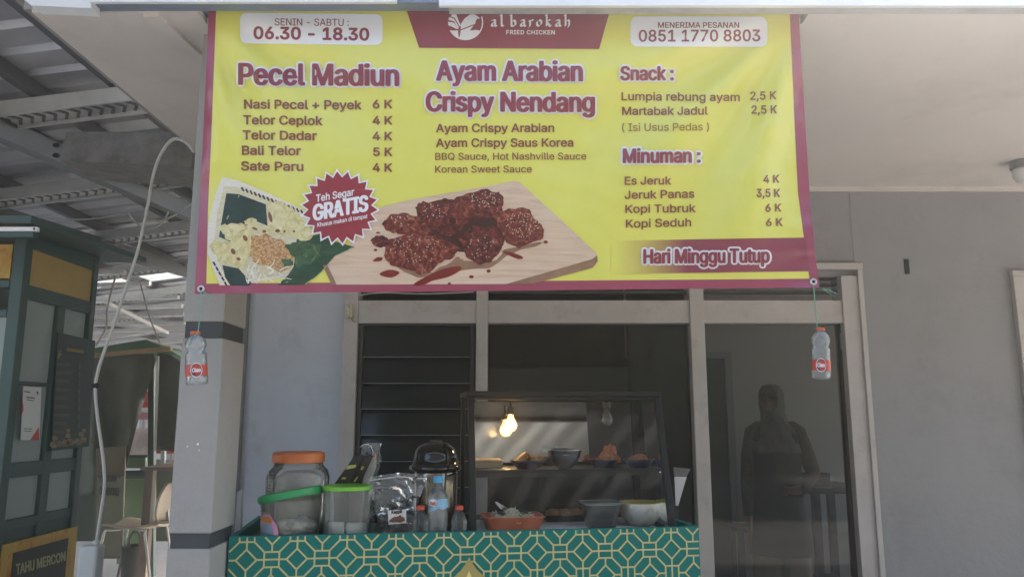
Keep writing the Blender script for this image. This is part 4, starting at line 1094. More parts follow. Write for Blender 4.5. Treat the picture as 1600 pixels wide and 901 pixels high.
for cx, lb in ((657.5,'small water bottle with red cap between the zip bag and the tall bottle'), (717.5,'small water bottle with red cap right of the tall bottle, beside the showcase')):
    t = thing('small_bottle', lb, 'bottle', onsurf(cx,.06), 'small red capped bottles on the counter')
    rows = [(4.5,796),(6,798),(9.5,804),(12,811),(12.5,816),(11.5,820),(12.3,824),(11.6,827),(11.2,831),(12,835)]
    lathe_item(cx, rows, .06, 'bottle_body', M_water, t, foot=.9)
    lathe_item(cx, [(.4,789),(5.6,789),(6.5,790),(6.6,795.5),(4.5,796.5)], .06, 'cap', mat('red_cap_plastic', (.55,.06,.03), .35), t, angle=40)

# =================================================================================================== SHOWCASE
V0 = .045                       # depth of the glass foot behind the counter face
u0 = (CR(735,820,V0)-C00).dot(EU); u1 = (CR(1058,820,V0)-C00).dot(EU)
zt = CR(900,619,V0+.12).z; zb0 = SURF+.001; VT, VBK = V0+.125, V0+.43
case = thing('food_showcase', 'black framed glass food showcase with slanted front on the counter', 'showcase', CQ((u0+u1)/2, V0, zb0), rotz=CA)
def KB(mb, a, b_, w=.02): return mb.bar(CQ(*a), CQ(*b_), w, w, up=EV)
f = MB(); w = .022
for u in (u0+w/2, u1-w/2):
    f.hexa([CQ(u-w/2,V0,zb0), CQ(u+w/2,V0,zb0), CQ(u+w/2,V0+w,zb0), CQ(u-w/2,V0+w,zb0), CQ(u-w/2,VT,zt), CQ(u+w/2,VT,zt), CQ(u+w/2,VT+w,zt), CQ(u-w/2,VT+w,zt)])
    f.hexa([CQ(u-w/2,VBK-w,zb0), CQ(u+w/2,VBK-w,zb0), CQ(u+w/2,VBK,zb0), CQ(u-w/2,VBK,zb0), CQ(u-w/2,VBK-w,zt), CQ(u+w/2,VBK-w,zt), CQ(u+w/2,VBK,zt), CQ(u-w/2,VBK,zt)])
def ubox(mb, ua, ub, va, vb, za, zb_): mb.hexa([CQ(ua,va,za),CQ(ub,va,za),CQ(ub,vb,za),CQ(ua,vb,za),CQ(ua,va,zb_),CQ(ub,va,zb_),CQ(ub,vb,zb_),CQ(ua,vb,zb_)])
ubox(f, u0-.004, u1+.004, VT-.006, VBK+.004, zt+.0005, zt+.018)
ubox(f, u0+w, u1-w, VT+.001, VT+w-.001, zt-.012, zt)
ubox(f, u0+w, u1-w, VBK-w+.001, VBK-.001, zb0, zb0+.03)
f.build('frame', M_black, case, bevel=.002)
M_glass = clear('showcase_glass', tint=(.90,.92,.91), film=(.4,.4,.4), cloud=.02, rough=.015, ior=1.36)
tl = (VT-V0)/(zt-zb0)
def front(z): return V0+tl*(z-zb0)
g = MB(); a = .004; g.face([CQ(u0+w+.001,front(zb0)+a,zb0+.001), CQ(u1-w-.001,front(zb0)+a,zb0+.001), CQ(u1-w-.001,front(zt-.013)+a,zt-.013), CQ(u0+w+.001,front(zt-.013)+a,zt-.013)])
g.build('front_pane', M_glass, case)
for u in (u0+.008, u1-.008):
    g = MB(); g.face([CQ(u,V0+w+.003,zb0+.001), CQ(u,VBK-w-.002,zb0+.001), CQ(u,VBK-w-.002,zt-.001), CQ(u,VT+w+.003,zt-.001)]); g.build('side_pane', M_glass, case)
g = MB(); g.face([CQ(u0+w,VBK-.01,zb0+.031), CQ(u1-w,VBK-.01,zb0+.031), CQ(u1-w,VBK-.01,zt-.001), CQ(u0+w,VBK-.01,zt-.001)]); g.build('rear_pane', clear('smoky_rear_pane', tint=(.5,.52,.52), film=(.2,.2,.2), cloud=.12, rough=.1), case)
zs = CR(900,738,front(1.3)+.01).z
sh = MB(); ubox(sh, u0+w+.001, u1-w-.001, front(zs)+.012, VBK-.03, zs-.006, zs+.006)
shelf = sh.build('shelf', mat('shelf_steel', (.14,.15,.17), .35, .5), case)
sh = MB(); ubox(sh, u0+w+.001, u1-w-.001, front(zs)+.004, front(zs)+.0115, zs-.012, zs+.012); sh.build('shelf_edge', M_black, shelf)
MB().ball(CQ(u1-w-.012, front(zs)+.002, zs), .004, (1,1,1), 10, 6).build('screw', mat('bright_screw', (.8,.8,.8), .25, 1.), shelf)
# wire floor
fl = MB(); ubox(fl, u0+w, u1-w, V0+.02, VBK-.03, zb0, zb0+.004); fl.build('floor_tray', mat('tray_grey', (.05,.052,.055), .5, .3), case)
wf = MB(); nW = 11
for i in range(nW):
    v = V0+.03+(VBK-V0-.08)*i/(nW-1); wf.tube([CQ(u0+w+.01,v,zb0+.012), CQ(u1-w-.01,v,zb0+.012)], .0034, 6)
for uu in (.30,.62): ubox(wf, u0+(u1-u0)*uu, u0+(u1-u0)*uu+.012, V0+.03, VBK-.05, zb0+.005, zb0+.0095)
wf.build('wire_grid', mat('chromed_wire', (.75,.76,.78), .4, .3), case)
# back door stile seen through the case
q = MB(); ubox(q, u0+(u1-u0)*.44, u0+(u1-u0)*.44+.02, VBK-.009, VBK-.003, zb0+.031, zs-.02); q.build('door_stile', mat('stile_grey', (.12,.125,.13), .5), case)
tm = VBK-.07; tl2 = math.tan(R(9)); um = u0+(u1-u0)*.70
q = MB(); q.hexa([CQ(u0+w+.003,tm,zs+.02), CQ(um,tm,zs+.02), CQ(um,tm+.004,zs+.02), CQ(u0+w+.003,tm+.004,zs+.02), CQ(u0+w+.003,tm+tl2*(zt-zs-.035),zt-.015), CQ(um,tm+tl2*(zt-zs-.035),zt-.015), CQ(um,tm+.004+tl2*(zt-zs-.035),zt-.015), CQ(u0+w+.003,tm+.004+tl2*(zt-zs-.035),zt-.015)])
q.build('mirror_panel', mat('polished_sheet', (.8,.8,.79), .07, 1.), case)
q = MB(); q.hexa([CQ(um+.001,tm,zs+.02), CQ(u1-w-.012,tm,zs+.02), CQ(u1-w-.012,tm+.004,zs+.02), CQ(um+.001,tm+.004,zs+.02), CQ(um+.001,tm+tl2*(zt-zs-.035),zt-.015), CQ(u1-w-.012,tm+tl2*(zt-zs-.035),zt-.015), CQ(u1-w-.012,tm+.004+tl2*(zt-zs-.035),zt-.015), CQ(um+.001,tm+.004+tl2*(zt-zs-.035),zt-.015)])
q.build('dark_panel', mat('dark_grey_panel', (.05,.05,.052), .35, var=.1), case)
# bulbs
def glow_glass():
    m = clear('lit_bulb_glass', cloud=.0, rough=.05); N = m.node_tree.nodes; L = m.node_tree.links
    out = [n for n in N if n.type == 'OUTPUT_MATERIAL'][0]; src = out.inputs[0].links[0].from_socket
    em = N.new('ShaderNodeEmission'); em.inputs[0].default_value = (1,.42,.10,1); em.inputs[1].default_value = .35
    ad = N.new('ShaderNodeAddShader'); L.new(src, ad.inputs[0]); L.new(em.outputs[0], ad.inputs[1]); L.new(ad.outputs[0], out.inputs[0]); return m
def bulb(px, py, v, lit, lb):
    c = CR(px, py, v); t = thing('light_bulb', lb, 'light bulb', c)
    s_ = CT(px, py, v); r_ = (10 if lit else 10.5)*s_
    b = MB(); b.lathe([(.001,-r_),(r_*.5,-r_*.87),(r_*.87,-r_*.5),(r_,0),(r_*.87,r_*.45),(r_*.6,r_*.9),(r_*.42,r_*1.35),(r_*.4,r_*1.6)], c, 24, (True,True))
    b.build('glass', glow_glass() if lit else clear('unlit_bulb_glass', cloud=.15, film=(.6,.6,.58), rough=.05), t, smooth=True)
    if lit:
        b = MB(); b.ball(c, r_*.58, (1,1,1.1), 16, 10); b.build('filament', mat('hot_filament', (1,.8,.5), .5, emit=(1,.62,.25,30)), t, smooth=True)
    b = MB(); b.lathe([(r_*.5,r_*1.6),(r_*.62,r_*1.7),(r_*.62,r_*2.6),(r_*.3,r_*2.8)], c, 20); b.build('socket', mat('socket_dark', (.05,.045,.04), .5), t, smooth=True, angle=40)
    b = MB(); b.tube([c+Vector((0,0,r_*2.8)), Vector((c.x, c.y, max(zt-.001, c.z+r_*2.9)))], .003, 6); b.build('cord', M_black, t)
bulb(798, 664, V0+.315, True, 'glowing warm bulb hanging inside the showcase at its left')
bulb(948, 655, V0+.315, False, 'unlit clear bulb hanging inside the showcase at its right')

# --- food on the shelf
M_blue = mat('dark_blue_plastic', (.012,.018,.075), .35)
M_fry = ramp_mat('fried_batter', [(.3,(.22,.075,.02)),(.5,(.45,.2,.06)),(.7,(.6,.34,.13))], 60, rough=.6, bump=.5)
M_fryr = ramp_mat('fried_batter_red', [(.3,(.16,.04,.015)),(.5,(.38,.12,.04)),(.7,(.5,.22,.08))], 60, rough=.6, bump=.5)
ztop = zs+.0065
def plate(px, hw, v, lb):
    c = CR(px, 735, v); c = Vector((c.x, c.y, ztop)); s_ = CT(px, 730, v); r_ = hw*s_
    t = thing('blue_plate', lb, 'plate', c, 'blue plates on the showcase shelf')
    MB().lathe([(r_*.55,.0005),(r_*.6,.004),(r_*.85,.022),(r_,.030),(r_*.97,.031),(r_*.83,.025),(r_*.57,.007),(.001,.006)], c, 36, (True,True)).build('dish', M_blue, t, smooth=True)
    return c
vp = V0+.20
c = plate(825, 30, vp, 'blue plate with golden fried slabs at the left of the shelf')
def fritters(t, specs, m):
    for i, (dx, dy, dz, r_, sc, ry) in enumerate(specs):
        b = MB(); b.ball(c+EU*dx+EV*dy+Vector((0,0,dz)), r_, sc, 18, 12, .45, i+dx*100, Matrix.Rotation(CA,4,'Z') @ Matrix.Rotation(R(ry),4,'Y')); b.build('fritter', m, t, smooth=True)
t = thing('fried_tofu', 'golden fried tofu slabs heaped on the left blue plate', 'fried food', c+Vector((0,0,.0085)))
for (dx, dy, ry, ln) in ((-.028,-.01,-38,.05),(-.012,.01,-58,.05),(.03,0,0,.05),(.028,.02,8,.048)):
    M4 = Matrix.Translation(c+EU*dx+EV*dy+Vector((0,0,.032))) @ Matrix.Rotation(CA,4,'Z') @ Matrix.Rotation(R(ry),4,'Y')
    b = MB(); b.box((-ln/2,-.02,-.012),(ln/2,.02,.012), M4); b.build('slab', M_fry, t, bevel=.005)
c = plate(943, 25, vp, 'blue plate with tall reddish fritters in the middle of the shelf')
t = thing('fritters', 'tall heap of reddish fritters on the middle blue plate', 'fried food', c+Vector((0,0,.0085)))
fritters(t, ((.018,0,.035,.03,(1.1,.9,.8),0),(.03,.01,.058,.026,(.9,.9,.9),20),(-.022,-.005,.026,.022,(1.3,1,.5),0),(.04,-.01,.03,.022,(1,1,.7),0)), M_fryr)
c = plate(998, 25, vp, 'blue plate with one low orange fritter at the right of the shelf')
t = thing('fritters', 'low orange fritter heap on the right blue plate', 'fried food', c+Vector((0,0,.0085)))
fritters(t, ((0,0,.028,.03,(1.15,1,.55),0),(.014,.005,.036,.02,(1,1,.6),10)), M_fryr)
# steel bowl and tongs
cb = CR(882,735,V0+.17); cb = Vector((cb.x, cb.y, ztop)); s_ = CT(882,720,V0+.17); r_ = 27*s_
M_ss = mat('stainless_steel', (.6,.6,.6), .18, 1.)
t = thing('steel_bowl', 'shiny steel mixing bowl between the blue plates', 'bowl', cb)
MB().lathe([(r_*.35,.0005),(r_*.45,.004),(r_*.75,.022),(r_*.95,.05),(r_,.066),(r_*1.03,.067),(r_*.98,.064),(r_*.72,.026),(r_*.4,.007),(.001,.006)], cb, 40).build('bowl_wall', M_ss, t, smooth=True)
t = thing('tongs', 'steel tongs resting across the steel bowl', 'tongs', cb+Vector((0,0,.06)))
for dz in (0, .012):
    b = MB(); b.bar(CR(846,698+dz*300,V0+.17), CR(905,704-dz*100,V0+.17), .012, .002, up=EV); b.build('arm', M_ss, t)
t = thing('carton', 'tan carton lid lying at the left end of the shelf', 'carton', CQ(u0+.06,V0+.26,ztop))
b = MB(); ubox(b, u0+w+.004, u0+w+.115, V0+.23, V0+.36, ztop+.0005, ztop+.024); b.build('box_body', mat('carton_card', (.55,.42,.28), .8, var=.1), t, bevel=.002)
b = MB(); ubox(b, u0+w+.002, u0+w+.117, V0+.228, V0+.362, ztop+.0245, ztop+.029); b.build('box_lid', mat('carton_card', (.55,.42,.28), .8), t)
# --- food on the floor of the case
zf = zb0+.0145
def frustum(mb, cu, cv, hu, hv, k, z0, z1, th=.003, lip=.006, rim=True):
    def ring(a, b, z, n=6, r_=.02):
        out = []
        for sx, sy, st in ((1,-1,-90),(1,1,0),(-1,1,90),(-1,-1,180)):
            for q in range(n):
                t = R(st+90*q/(n-1)); out.append(mb.v(CQ(cu+sx*(a-r_)+r_*math.cos(t), cv+sy*(b-r_)+r_*math.sin(t), z)))
        return out
    rs = [ring(hu*k,hv*k,z0), ring(hu,hv,z1), ring(hu+lip,hv+lip,z1+.001), ring(hu+lip,hv+lip,z1-.004) if False else ring(hu+lip,hv+lip,z1+.003), ring(hu-th,hv-th,z1+.003), ring(hu*k-th,hv*k-th,z0+th)]
    mb.skin(rs, False); mb.b.faces.new(rs[0][::-1]); mb.b.faces.new(rs[-1])
pt = CR(800,800,V0+.12); cu = (pt-C00).dot(EU)
cu = max(cu, u0+w+.118)
t = thing('orange_tray', 'shallow orange plastic tray at the left of the showcase floor', 'tray', CQ(cu,V0+.12,zf))
b = MB(); frustum(b, cu, V0+.125, .100, .075, .86, zf, zf+.045); b.build('basin', mat('orange_tray_plastic', (.68,.16,.07), .4, var=.05), t, smooth=True, angle=50)
t = thing('noodle_serving', 'pale noodles on dark wrapping paper in the orange tray', 'food', CQ(cu,V0+.12,zf+.02))
b = MB(); M4 = Matrix.Translation(CQ(cu,V0+.12,zf+.034)) @ Matrix.Rotation(CA,4,'Z') @ Matrix.Rotation(R(14),4,'X')
b.box((-.06,-.045,-.006),(.06,.045,.006), M4); b.build('paper', mat('wrapping_paper', (.62,.61,.55), .7, var=.2, vscale=50), t, bevel=.006)
b = MB(); rnd = random.Random(3)
for i in range(80):
    x, y = rnd.gauss(0,.026), rnd.gauss(-.010,.017); a = rnd.uniform(0,6.28); pts = []
    for q in range(7):
        pts.append(M4 @ Vector((x, y, .011+.022*math.exp(-(x*x+y*y)/.0009)+rnd.uniform(-.003,.005)))); x += .009*math.cos(a); y += .007*math.sin(a); a += rnd.uniform(-.9,.9)
    b.tube(pts, .0019, 5)
b.build('noodles', mat('noodle_cream', (.74,.66,.5), .5, var=.15, vscale=50), t, smooth=True)
b = MB()
for i in range(8): b.ball(M4 @ Vector((rnd.choice((-1,1))*rnd.uniform(.018,.045), rnd.uniform(-.015,.03), .016)), .012, (1.2,1,.7), 10, 8, .8, i)
b.build('toppings', mat('dark_toppings', (.05,.05,.03), .5, var=.6, vscale=80), t, smooth=True)
# a serving knife resting in it
t = thing('serving_knife', 'flat grey serving knife stuck into the noodles', 'knife', CR(785,795,V0+.15))
slab([(773,784),(776,783),(800,797),(795,801),(782,795)], V0+.15, .002).build('blade', M_ss, t)
pt = CR(937,800,V0+.14); cu2 = (pt-C00).dot(EU)
t = thing('clear_tub', 'smoky clear square tub before the white bowl', 'tub', CQ(cu2,V0+.14,zf))
b = MB(); frustum(b, cu2, V0+.13, .064, .055, .74, zf, zf+.082); b.build('tub_wall', clear('smoky_tub_plastic', tint=(.62,.64,.65), film=(.3,.31,.32), cloud=.3, rough=.12), t, smooth=True, angle=50)
b = MB(); frustum(b, cu2, V0+.13, .0655, .0565, .985, zf+.079, zf+.0835, th=.002); b.build('rim', mat('tub_rim_highlight', (.30,.31,.32), .25), t, smooth=True, angle=50)  # rim added; its lighter grey stands for the edge highlight
b = MB(); ubox(b, cu2-.045, cu2+.045, V0+.095, V0+.165, zf+.005, zf+.055); b.build('contents', mat('tub_contents_dark', (.04,.04,.042), .6, var=.3, vscale=40), t, bevel=.01)
pw = CR(1000,800,V0+.16); cw = Vector((pw.x, pw.y, zf)); s_ = CT(1000,795,V0+.16); r_ = 33*s_
t = thing('enamel_bowl', 'white bowl with yellow inside at the right of the showcase floor', 'bowl', cw)
hB = CR(1000,784,V0+.16).z-zf
MB().lathe([(r_*.5,.0005),(r_*.62,.004),(r_*.86,hB*.35),(r_*.98,hB*.7),(r_,hB)], cw, 44, (True,False)).build('bowl_wall', mat('white_enamel', (.74,.73,.70), .3, dirt=.9, dirtcol=(.05,.05,.05), dscale=16), t, smooth=True)
MB().lathe([(r_*1.0,hB),(r_*1.015,hB+.002),(r_*.975,hB+.002),(r_*.93,hB*.7),(r_*.8,hB*.35),(r_*.5,.01),(.001,.009)], cw, 44, (False,True)).build('bowl_lining', mat('yellow_lining', (.62,.52,.17), .35), t, smooth=True)
t = thing('bread_tray', 'low brown tray of food at the back of the showcase floor', 'tray', CQ(cu2-.08,V0+.33,zf))
b = MB(); frustum(b, cu2-.07, V0+.32, .10, .045, .9, zf, zf+.02); b.build('basin', M_black, t)
b = MB()
for i in range(4): b.ball(CQ(cu2-.13+.042*i, V0+.32, zf+.026), .03, (1,.9,.55), 14, 10, .3, i)
b.build('food', mat('brown_food', (.40,.2,.09), .6, var=.3, vscale=40), t, smooth=True)
# paper folder behind the right side of the case
t = thing('paper_folder', 'pale papers clipped at the right side of the showcase', 'papers', CQ(u1+.02,V0+.2,SURF))
slab([(1054,744),(1073,744),(1060,789),(1056,789)], V0+.18, .004).build('sheets', mat('paper_grey', (.5,.5,.5), .8), t)
slab([(1052,729),(1079,732),(1073,743.5),(1054,743.5)], V0+.178, .006).build('clip', mat('clip_dark', (.1,.1,.1), .5), t)
slab([(1054,789.5),(1060,789.5),(1060,838),(1054,838)], V0+.18, .006).build('stand', M_black, t)

# =================================================================================================== INSIDE THE HOUSE
Yp = 4.85
M_skin = mat('skin', (.36,.21,.14), .5)
cpx = P(1212,700,Yp).x; hz = P(1205,600,Yp).z; k_ = hz/1.64
pr = thing('person', 'standing person in dark tunic and headscarf behind the door glass, hand on the hip', 'person', (cpx, Yp, 0))
def skinfig(name, joints, edges, m, parent, root=0):
    me = bpy.data.meshes.new('figure'); me.from_pydata([j_[0] for j_ in joints], edges, []); o = bpy.data.objects.new('figure', me); COL.objects.link(o)
    md = o.modifiers.new('skin', 'SKIN'); md.use_smooth_shade = True
    for i, j_ in enumerate(joints): me.skin_vertices[0].data[i].radius = j_[1] if isinstance(j_[1], tuple) else (j_[1], j_[1])
    me.skin_vertices[0].data[root].use_root = True
    o.modifiers.new('sub', 'SUBSURF').levels = 2
    dg = bpy.context.evaluated_depsgraph_get(); dg.update(); m2 = bpy.data.meshes.new_from_object(o.evaluated_get(dg)); bpy.data.objects.remove(o)
    m2.materials.clear(); m2.materials.append(m)
    for p in m2.polygons: p.use_smooth = True
    n_ = bpy.data.objects.new(name, m2); COL.objects.link(n_); n_.parent = parent; n_.scale = (1,1,1); return n_
def Kp(x, y, z): return (x*k_, y*k_, z*k_)
J_ = [(Kp(0,0,.92),.13),(Kp(0,.0,1.10),.115),(Kp(0,.0,1.30),.13),(Kp(0,.01,1.41),.055),(Kp(-.01,-.015,1.50),.085),(Kp(-.012,-.02,1.575),.075),
      (Kp(-.165,0,1.355),.05),(Kp(-.21,0,1.10),.038),(Kp(-.215,-.03,.88),.026),(Kp(-.215,-.04,.79),.028),
      (Kp(.165,0,1.355),.05),(Kp(.255,.03,1.12),.038),(Kp(.15,-.12,1.03),.026),(Kp(.10,-.15,1.03),.028),
      (Kp(-.085,0,.82),.085),(Kp(-.095,-.01,.47),.055),(Kp(-.10,.02,.09),.035),(Kp(-.11,-.12,.03),.03),
      (Kp(.085,0,.82),.085),(Kp(.10,-.01,.47),.055),(Kp(.11,.02,.09),.035),(Kp(.13,-.12,.03),.03)]
for s_, hx, hy, hz_ in ((1,-.215,-.04,.79),(-1,.10,-.15,1.03)):
    for q in range(4):
        b0 = len(J_); src_ = 9 if s_ == 1 else 13
        if s_ == 1: J_ += [(Kp(hx-.02+.013*q,hy-.012,.735),.0085),(Kp(hx-.018+.012*q,hy-.02,.70+.006*abs(q-1.5)),.0075)]
        else: J_ += [(Kp(hx-.045,hy-.01,hz_-.025+.014*q),.0085),(Kp(hx-.075+.006*abs(q-1.5),hy+.01,hz_-.02+.012*q),.0075)]
E_ = [(0,1),(1,2),(2,3),(3,4),(4,5),(2,6),(6,7),(7,8),(8,9),(2,10),(10,11),(11,12),(12,13),(0,14),(14,15),(15,16),(16,17),(0,18),(18,19),(19,20),(20,21)]
for q in range(8): E_ += [((9 if q < 4 else 13), 22+2*q), (22+2*q, 23+2*q)]
body = skinfig('body', J_, E_, M_skin, pr)
M_tun = mat('dark_tunic_cloth', (.035,.036,.042), .85, var=.3, vscale=25)
M_sl = mat('brown_sleeve_cloth', (.105,.075,.055), .85, var=.5, vscale=35)
b = MB(); b.loft([(Kp(0,.005,1.435),.055*k_,.06*k_),(Kp(0,.0,1.40),.125*k_,.085*k_),(Kp(0,0,1.33),.20*k_,.115*k_),(Kp(0,0,1.22),.19*k_,.135*k_),(Kp(0,0,1.05),.175*k_,.135*k_),(Kp(0,0,.90),.20*k_,.15*k_),(Kp(0,0,.74),.225*k_,.165*k_),(Kp(0,0,.66),.232*k_,.17*k_)], 32, False)
b.build('tunic', M_tun, pr, smooth=True, space='l', solid=.004)
for sgn, pts in ((-1, [(-.07,0,1.385),(-.12,0,1.378),(-.165,0,1.345),(-.20,0,1.22),(-.222,0,1.08),(-.222,-.02,.96),(-.22,-.028,.87)]), (1, [(.07,0,1.385),(.12,0,1.378),(.165,0,1.345),(.215,.015,1.24),(.268,.032,1.12),(.21,-.05,1.07),(.155,-.115,1.035)])):
    MB().tube([Kp(*p) for p in pts], [.03*k_,.05*k_,.068*k_,.064*k_,.056*k_,.05*k_,.045*k_], 18, True).build('sleeve', M_sl, pr, smooth=True, space='l')
for sgn in (-1, 1):
    b = MB(); b.loft([(Kp(sgn*.088,0,.80),.125*k_,.13*k_),(Kp(sgn*.10,0,.5),.115*k_,.11*k_),(Kp(sgn*.115,0,.06),.10*k_,.10*k_)], 24, False)
    b.build('trouser_leg', mat('beige_trouser_cloth', (.30,.25,.20), .85, var=.15, vscale=20), pr, smooth=True, space='l', solid=.003)
# headscarf: a shell open round the face, falling over the shoulders
b = MB(); n = 44; rings = []
ctl = [((-.01,.012,1.638),.025,.025),((-.012,.008,1.628),.07,.08),((-.012,.0,1.59),.094,.106),((-.012,-.003,1.53),.098,.11),((-.008,.0,1.465),.092,.105),((0,.0,1.42),.10,.11),((.004,.0,1.36),.15,.135),((.006,-.005,1.28),.185,.15),((.006,-.01,1.22),.19,.155)]
secs = []
for a, c in zip(ctl, ctl[1:]):
    for q in range(4):
        t = q/4; secs.append((tuple(lerp(a[0][m_],c[0][m_],t) for m_ in range(3)), lerp(a[1],c[1],t), lerp(a[2],c[2],t)))
def fold2(q, z): return 1+(.05*math.sin(q/n*6.28*7+z*40)+.03*math.sin(q/n*6.28*13))*sm(1.5,1.35,z)
for (c_, rx, ry) in secs: rings.append([b.v(Kp(c_[0]+rx*fold2(q,c_[2])*math.cos(2*math.pi*q/n), c_[1]+ry*fold2(q,c_[2])*math.sin(2*math.pi*q/n), c_[2])) for q in range(n)])
for i, (ra, rb_) in enumerate(zip(rings, rings[1:])):
    for q in range(n):
        pc = (ra[q].co+rb_[(q+1) % n].co)/2/k_
        if pc.y < -.02 and ((pc.x+.035)/.062)**2+((pc.z-1.548)/.068)**2 < 1: continue
        b.b.faces.new([ra[q], ra[(q+1) % n], rb_[(q+1) % n], rb_[q]])
b.b.faces.new(rings[0]); b.build('headscarf', mat('grey_headscarf', (.14,.125,.12), .9, var=.3, vscale=20), pr, smooth=True, space='l', solid=.004)
b = MB()
for dx in (-.045,.01): b.ball(Kp(-.025+dx,-.098,1.575), .012*k_, (1.2,.5,.6), 10, 8)
b.build('eyes', mat('eyes_dark', (.02,.015,.015), .3), pr, smooth=True, space='l')
b = MB(); b.ball(Kp(-.043,-.106,1.55), .014*k_, (.8,1,1.5), 10, 8); b.ball(Kp(-.04,-.094,1.515), .018*k_, (1.2,.5,.4), 10, 8); b.build('nose', M_skin, pr, smooth=True, space='l')
b = MB()
for sgn in (-1,1): b.loft([(Kp(sgn*.115,-.06,.07),.045*k_,.10*k_),(Kp(sgn*.115,-.06,.03),.05*k_,.125*k_),(Kp(sgn*.115,-.06,.032/k_),.05*k_,.125*k_)], 18)
b.build('shoes', M_black, pr, smooth=True, space='l')
pr.scale = (.76,.88,1); pr.rotation_euler = (0,0,R(-18))
# side table with a box
tx0, tx1 = P(1252,760,5.75).x, P(1345,760,5.75).x; tz = P(1290,762,5.6).z
M_wd = mat('dark_table_wood', (.03,.026,.024), .45, var=.3, vscale=12)
t = thing('side_table', 'dark wooden side table against the back room wall', 'table', ((tx0+tx1)/2, 5.85, 0))
MB().box((tx0,5.6,tz-.04),(tx1,6.2,tz)).build('table_top', M_wd, t, bevel=.004)
for x in (tx0+.04, tx1-.1):
    for y in (5.64, 6.1): MB().box((x,y,.03),(x+.05,y+.05,tz-.0405)).build('leg', M_wd, t)
MB().box((tx0+.095,5.66,.3),(tx1-.105,6.1,.33)).build('shelf', M_wd, t)
a = P(1263,760,5.7); b_ = P(1297,742,5.7)
t = thing('box', 'small dark box standing on the side table', 'box', (a.x, 5.75, tz))
MB().box((a.x,5.7,tz+.0005),(b_.x,5.85,b_.z)).build('box_body', mat('box_dark_card', (.04,.03,.03), .6), t, bevel=.003)
MB().box((a.x-.002,5.698,b_.z+.0003),(b_.x+.002,5.852,b_.z+.012)).build('lid', mat('box_lid_card', (.06,.045,.045), .6), t)
t = thing('stool', 'dark low stool by the inner doorway behind the person', 'stool', P(1172,850,5.9)*1)
sx, sz = P(1172,820,5.9).x, P(1172,822,5.9).z
t.location = (sx, 5.95, .03)
MB().box((sx-.12,5.8,sz-.03),(sx+.14,6.1,sz)).build('seat', M_wd, t, bevel=.004)
for x in (sx-.11, sx+.09):
    for y in (5.82, 6.04): MB().box((x,y,.03),(x+.04,y+.04,sz-.0305)).build('leg', M_wd, t)

M_brn0 = mat('raw_brown_wood', (.3,.19,.12), .7, var=.2)
# =================================================================================================== SNACK STALL ON THE LEFT
M_sg = mat('stall_dark_green', (.045,.085,.077), .45, var=.15, vscale=6)
M_sgl = clear('dusty_stall_glass', tint=(.75,.82,.79), film=(.52,.60,.57), cloud=.62, rough=.06, ior=1.5)
M_yw = mat('stall_yellow_panel', (.42,.30,.10), .6, var=.1, vscale=5)
M_fire = ramp_mat('stall_flame_print', [(.30,(.45,.10,.03)),(.45,(.52,.28,.05)),(.6,(.52,.36,.08))], 16, stretch=(1,1,.5), rough=.5, distort=2)
XS = -2.0
stl = thing('snack_stall', 'dark green glazed snack stall with flame bordered sign at the left edge', 'stall', (XS-.6, 3.4, 0))
def sy(px, py=600): return PX(px, py, XS).y
def sz(px, py): return PX(px, py, XS).z
Y0, Y1 = sy(36,430), sy(152,450)
ymid0, ymid1 = sy(81,600), sy(93,600)
ZT = sz(36,383); ZP = sz(33,441); Zg1 = sz(32,463); Zr0 = sz(25,600); Zr1 = sz(25,594); Zl1 = sz(18,724); Zl0 = sz(16,747); Zs1 = sz(5,815)
f = MB()
f.box((XS-.05,Y0,0),(XS,Y0+.05,2.26)); f.box((XS-.05,Y1-.04,0),(XS,Y1,2.26)); f.box((XS-.05,ymid0,Zl0-.5),(XS-.003,ymid1,Zg1))
f.box((XS-1.3,Y0,0),(XS-1.25,Y0+.05,2.26)); f.box((XS-1.3,Y1-.05,0),(XS-1.25,Y1,2.26))
f.box((XS-.05,Y0+.051,Zg1),(XS-.002,Y1-.041,ZP)); f.box((XS-.05,Y0+.051,ZT),(XS-.002,Y1-.041,2.258))
f.box((XS-.045,Y0+.051,Zr0),(XS-.006,ymid0-.001,Zr1)); f.box((XS-.05,Y0+.051,Zl0),(XS-.004,Y1-.041,Zl1)); f.box((XS-.05,Y0+.051,Zs1-.04),(XS-.004,Y1-.041,Zs1))
f.box((XS-1.249,Y0,2.05-.03),(XS-.051,Y0+.05,2.05)); f.box((XS-1.249,Y0,1.9),(XS-.051,Y0+.05,1.93)); f.box((XS-1.249,Y0,Zl0),(XS-.051,Y0+.05,Zl1))
f.build('frame', M_sg, stl, bevel=.003)
r_ = MB(); r_.hexa([Vector(q) for q in ((XS-1.5,Y0-.22,2.262),(XS+.15,Y0-.22,2.232),(XS+.15,Y1+.16,2.268),(XS-1.5,Y1+.16,2.262),(XS-1.5,Y0-.22,2.29),(XS+.15,Y0-.22,2.262),(XS+.15,Y1+.16,2.292),(XS-1.5,Y1+.16,2.29))])
r_.build('roof', M_sg, stl)
MB().box((XS-.03,Y0+.052,ZP+.001),(XS-.008,Y1-.042,ZT-.001)).build('yellow_panel', M_yw, stl)
MB().box((XS-1.24,Y0+.008,ZP+.02),(XS-.06,Y0+.03,ZT+.01)).build('flame_panel', M_fire, stl)
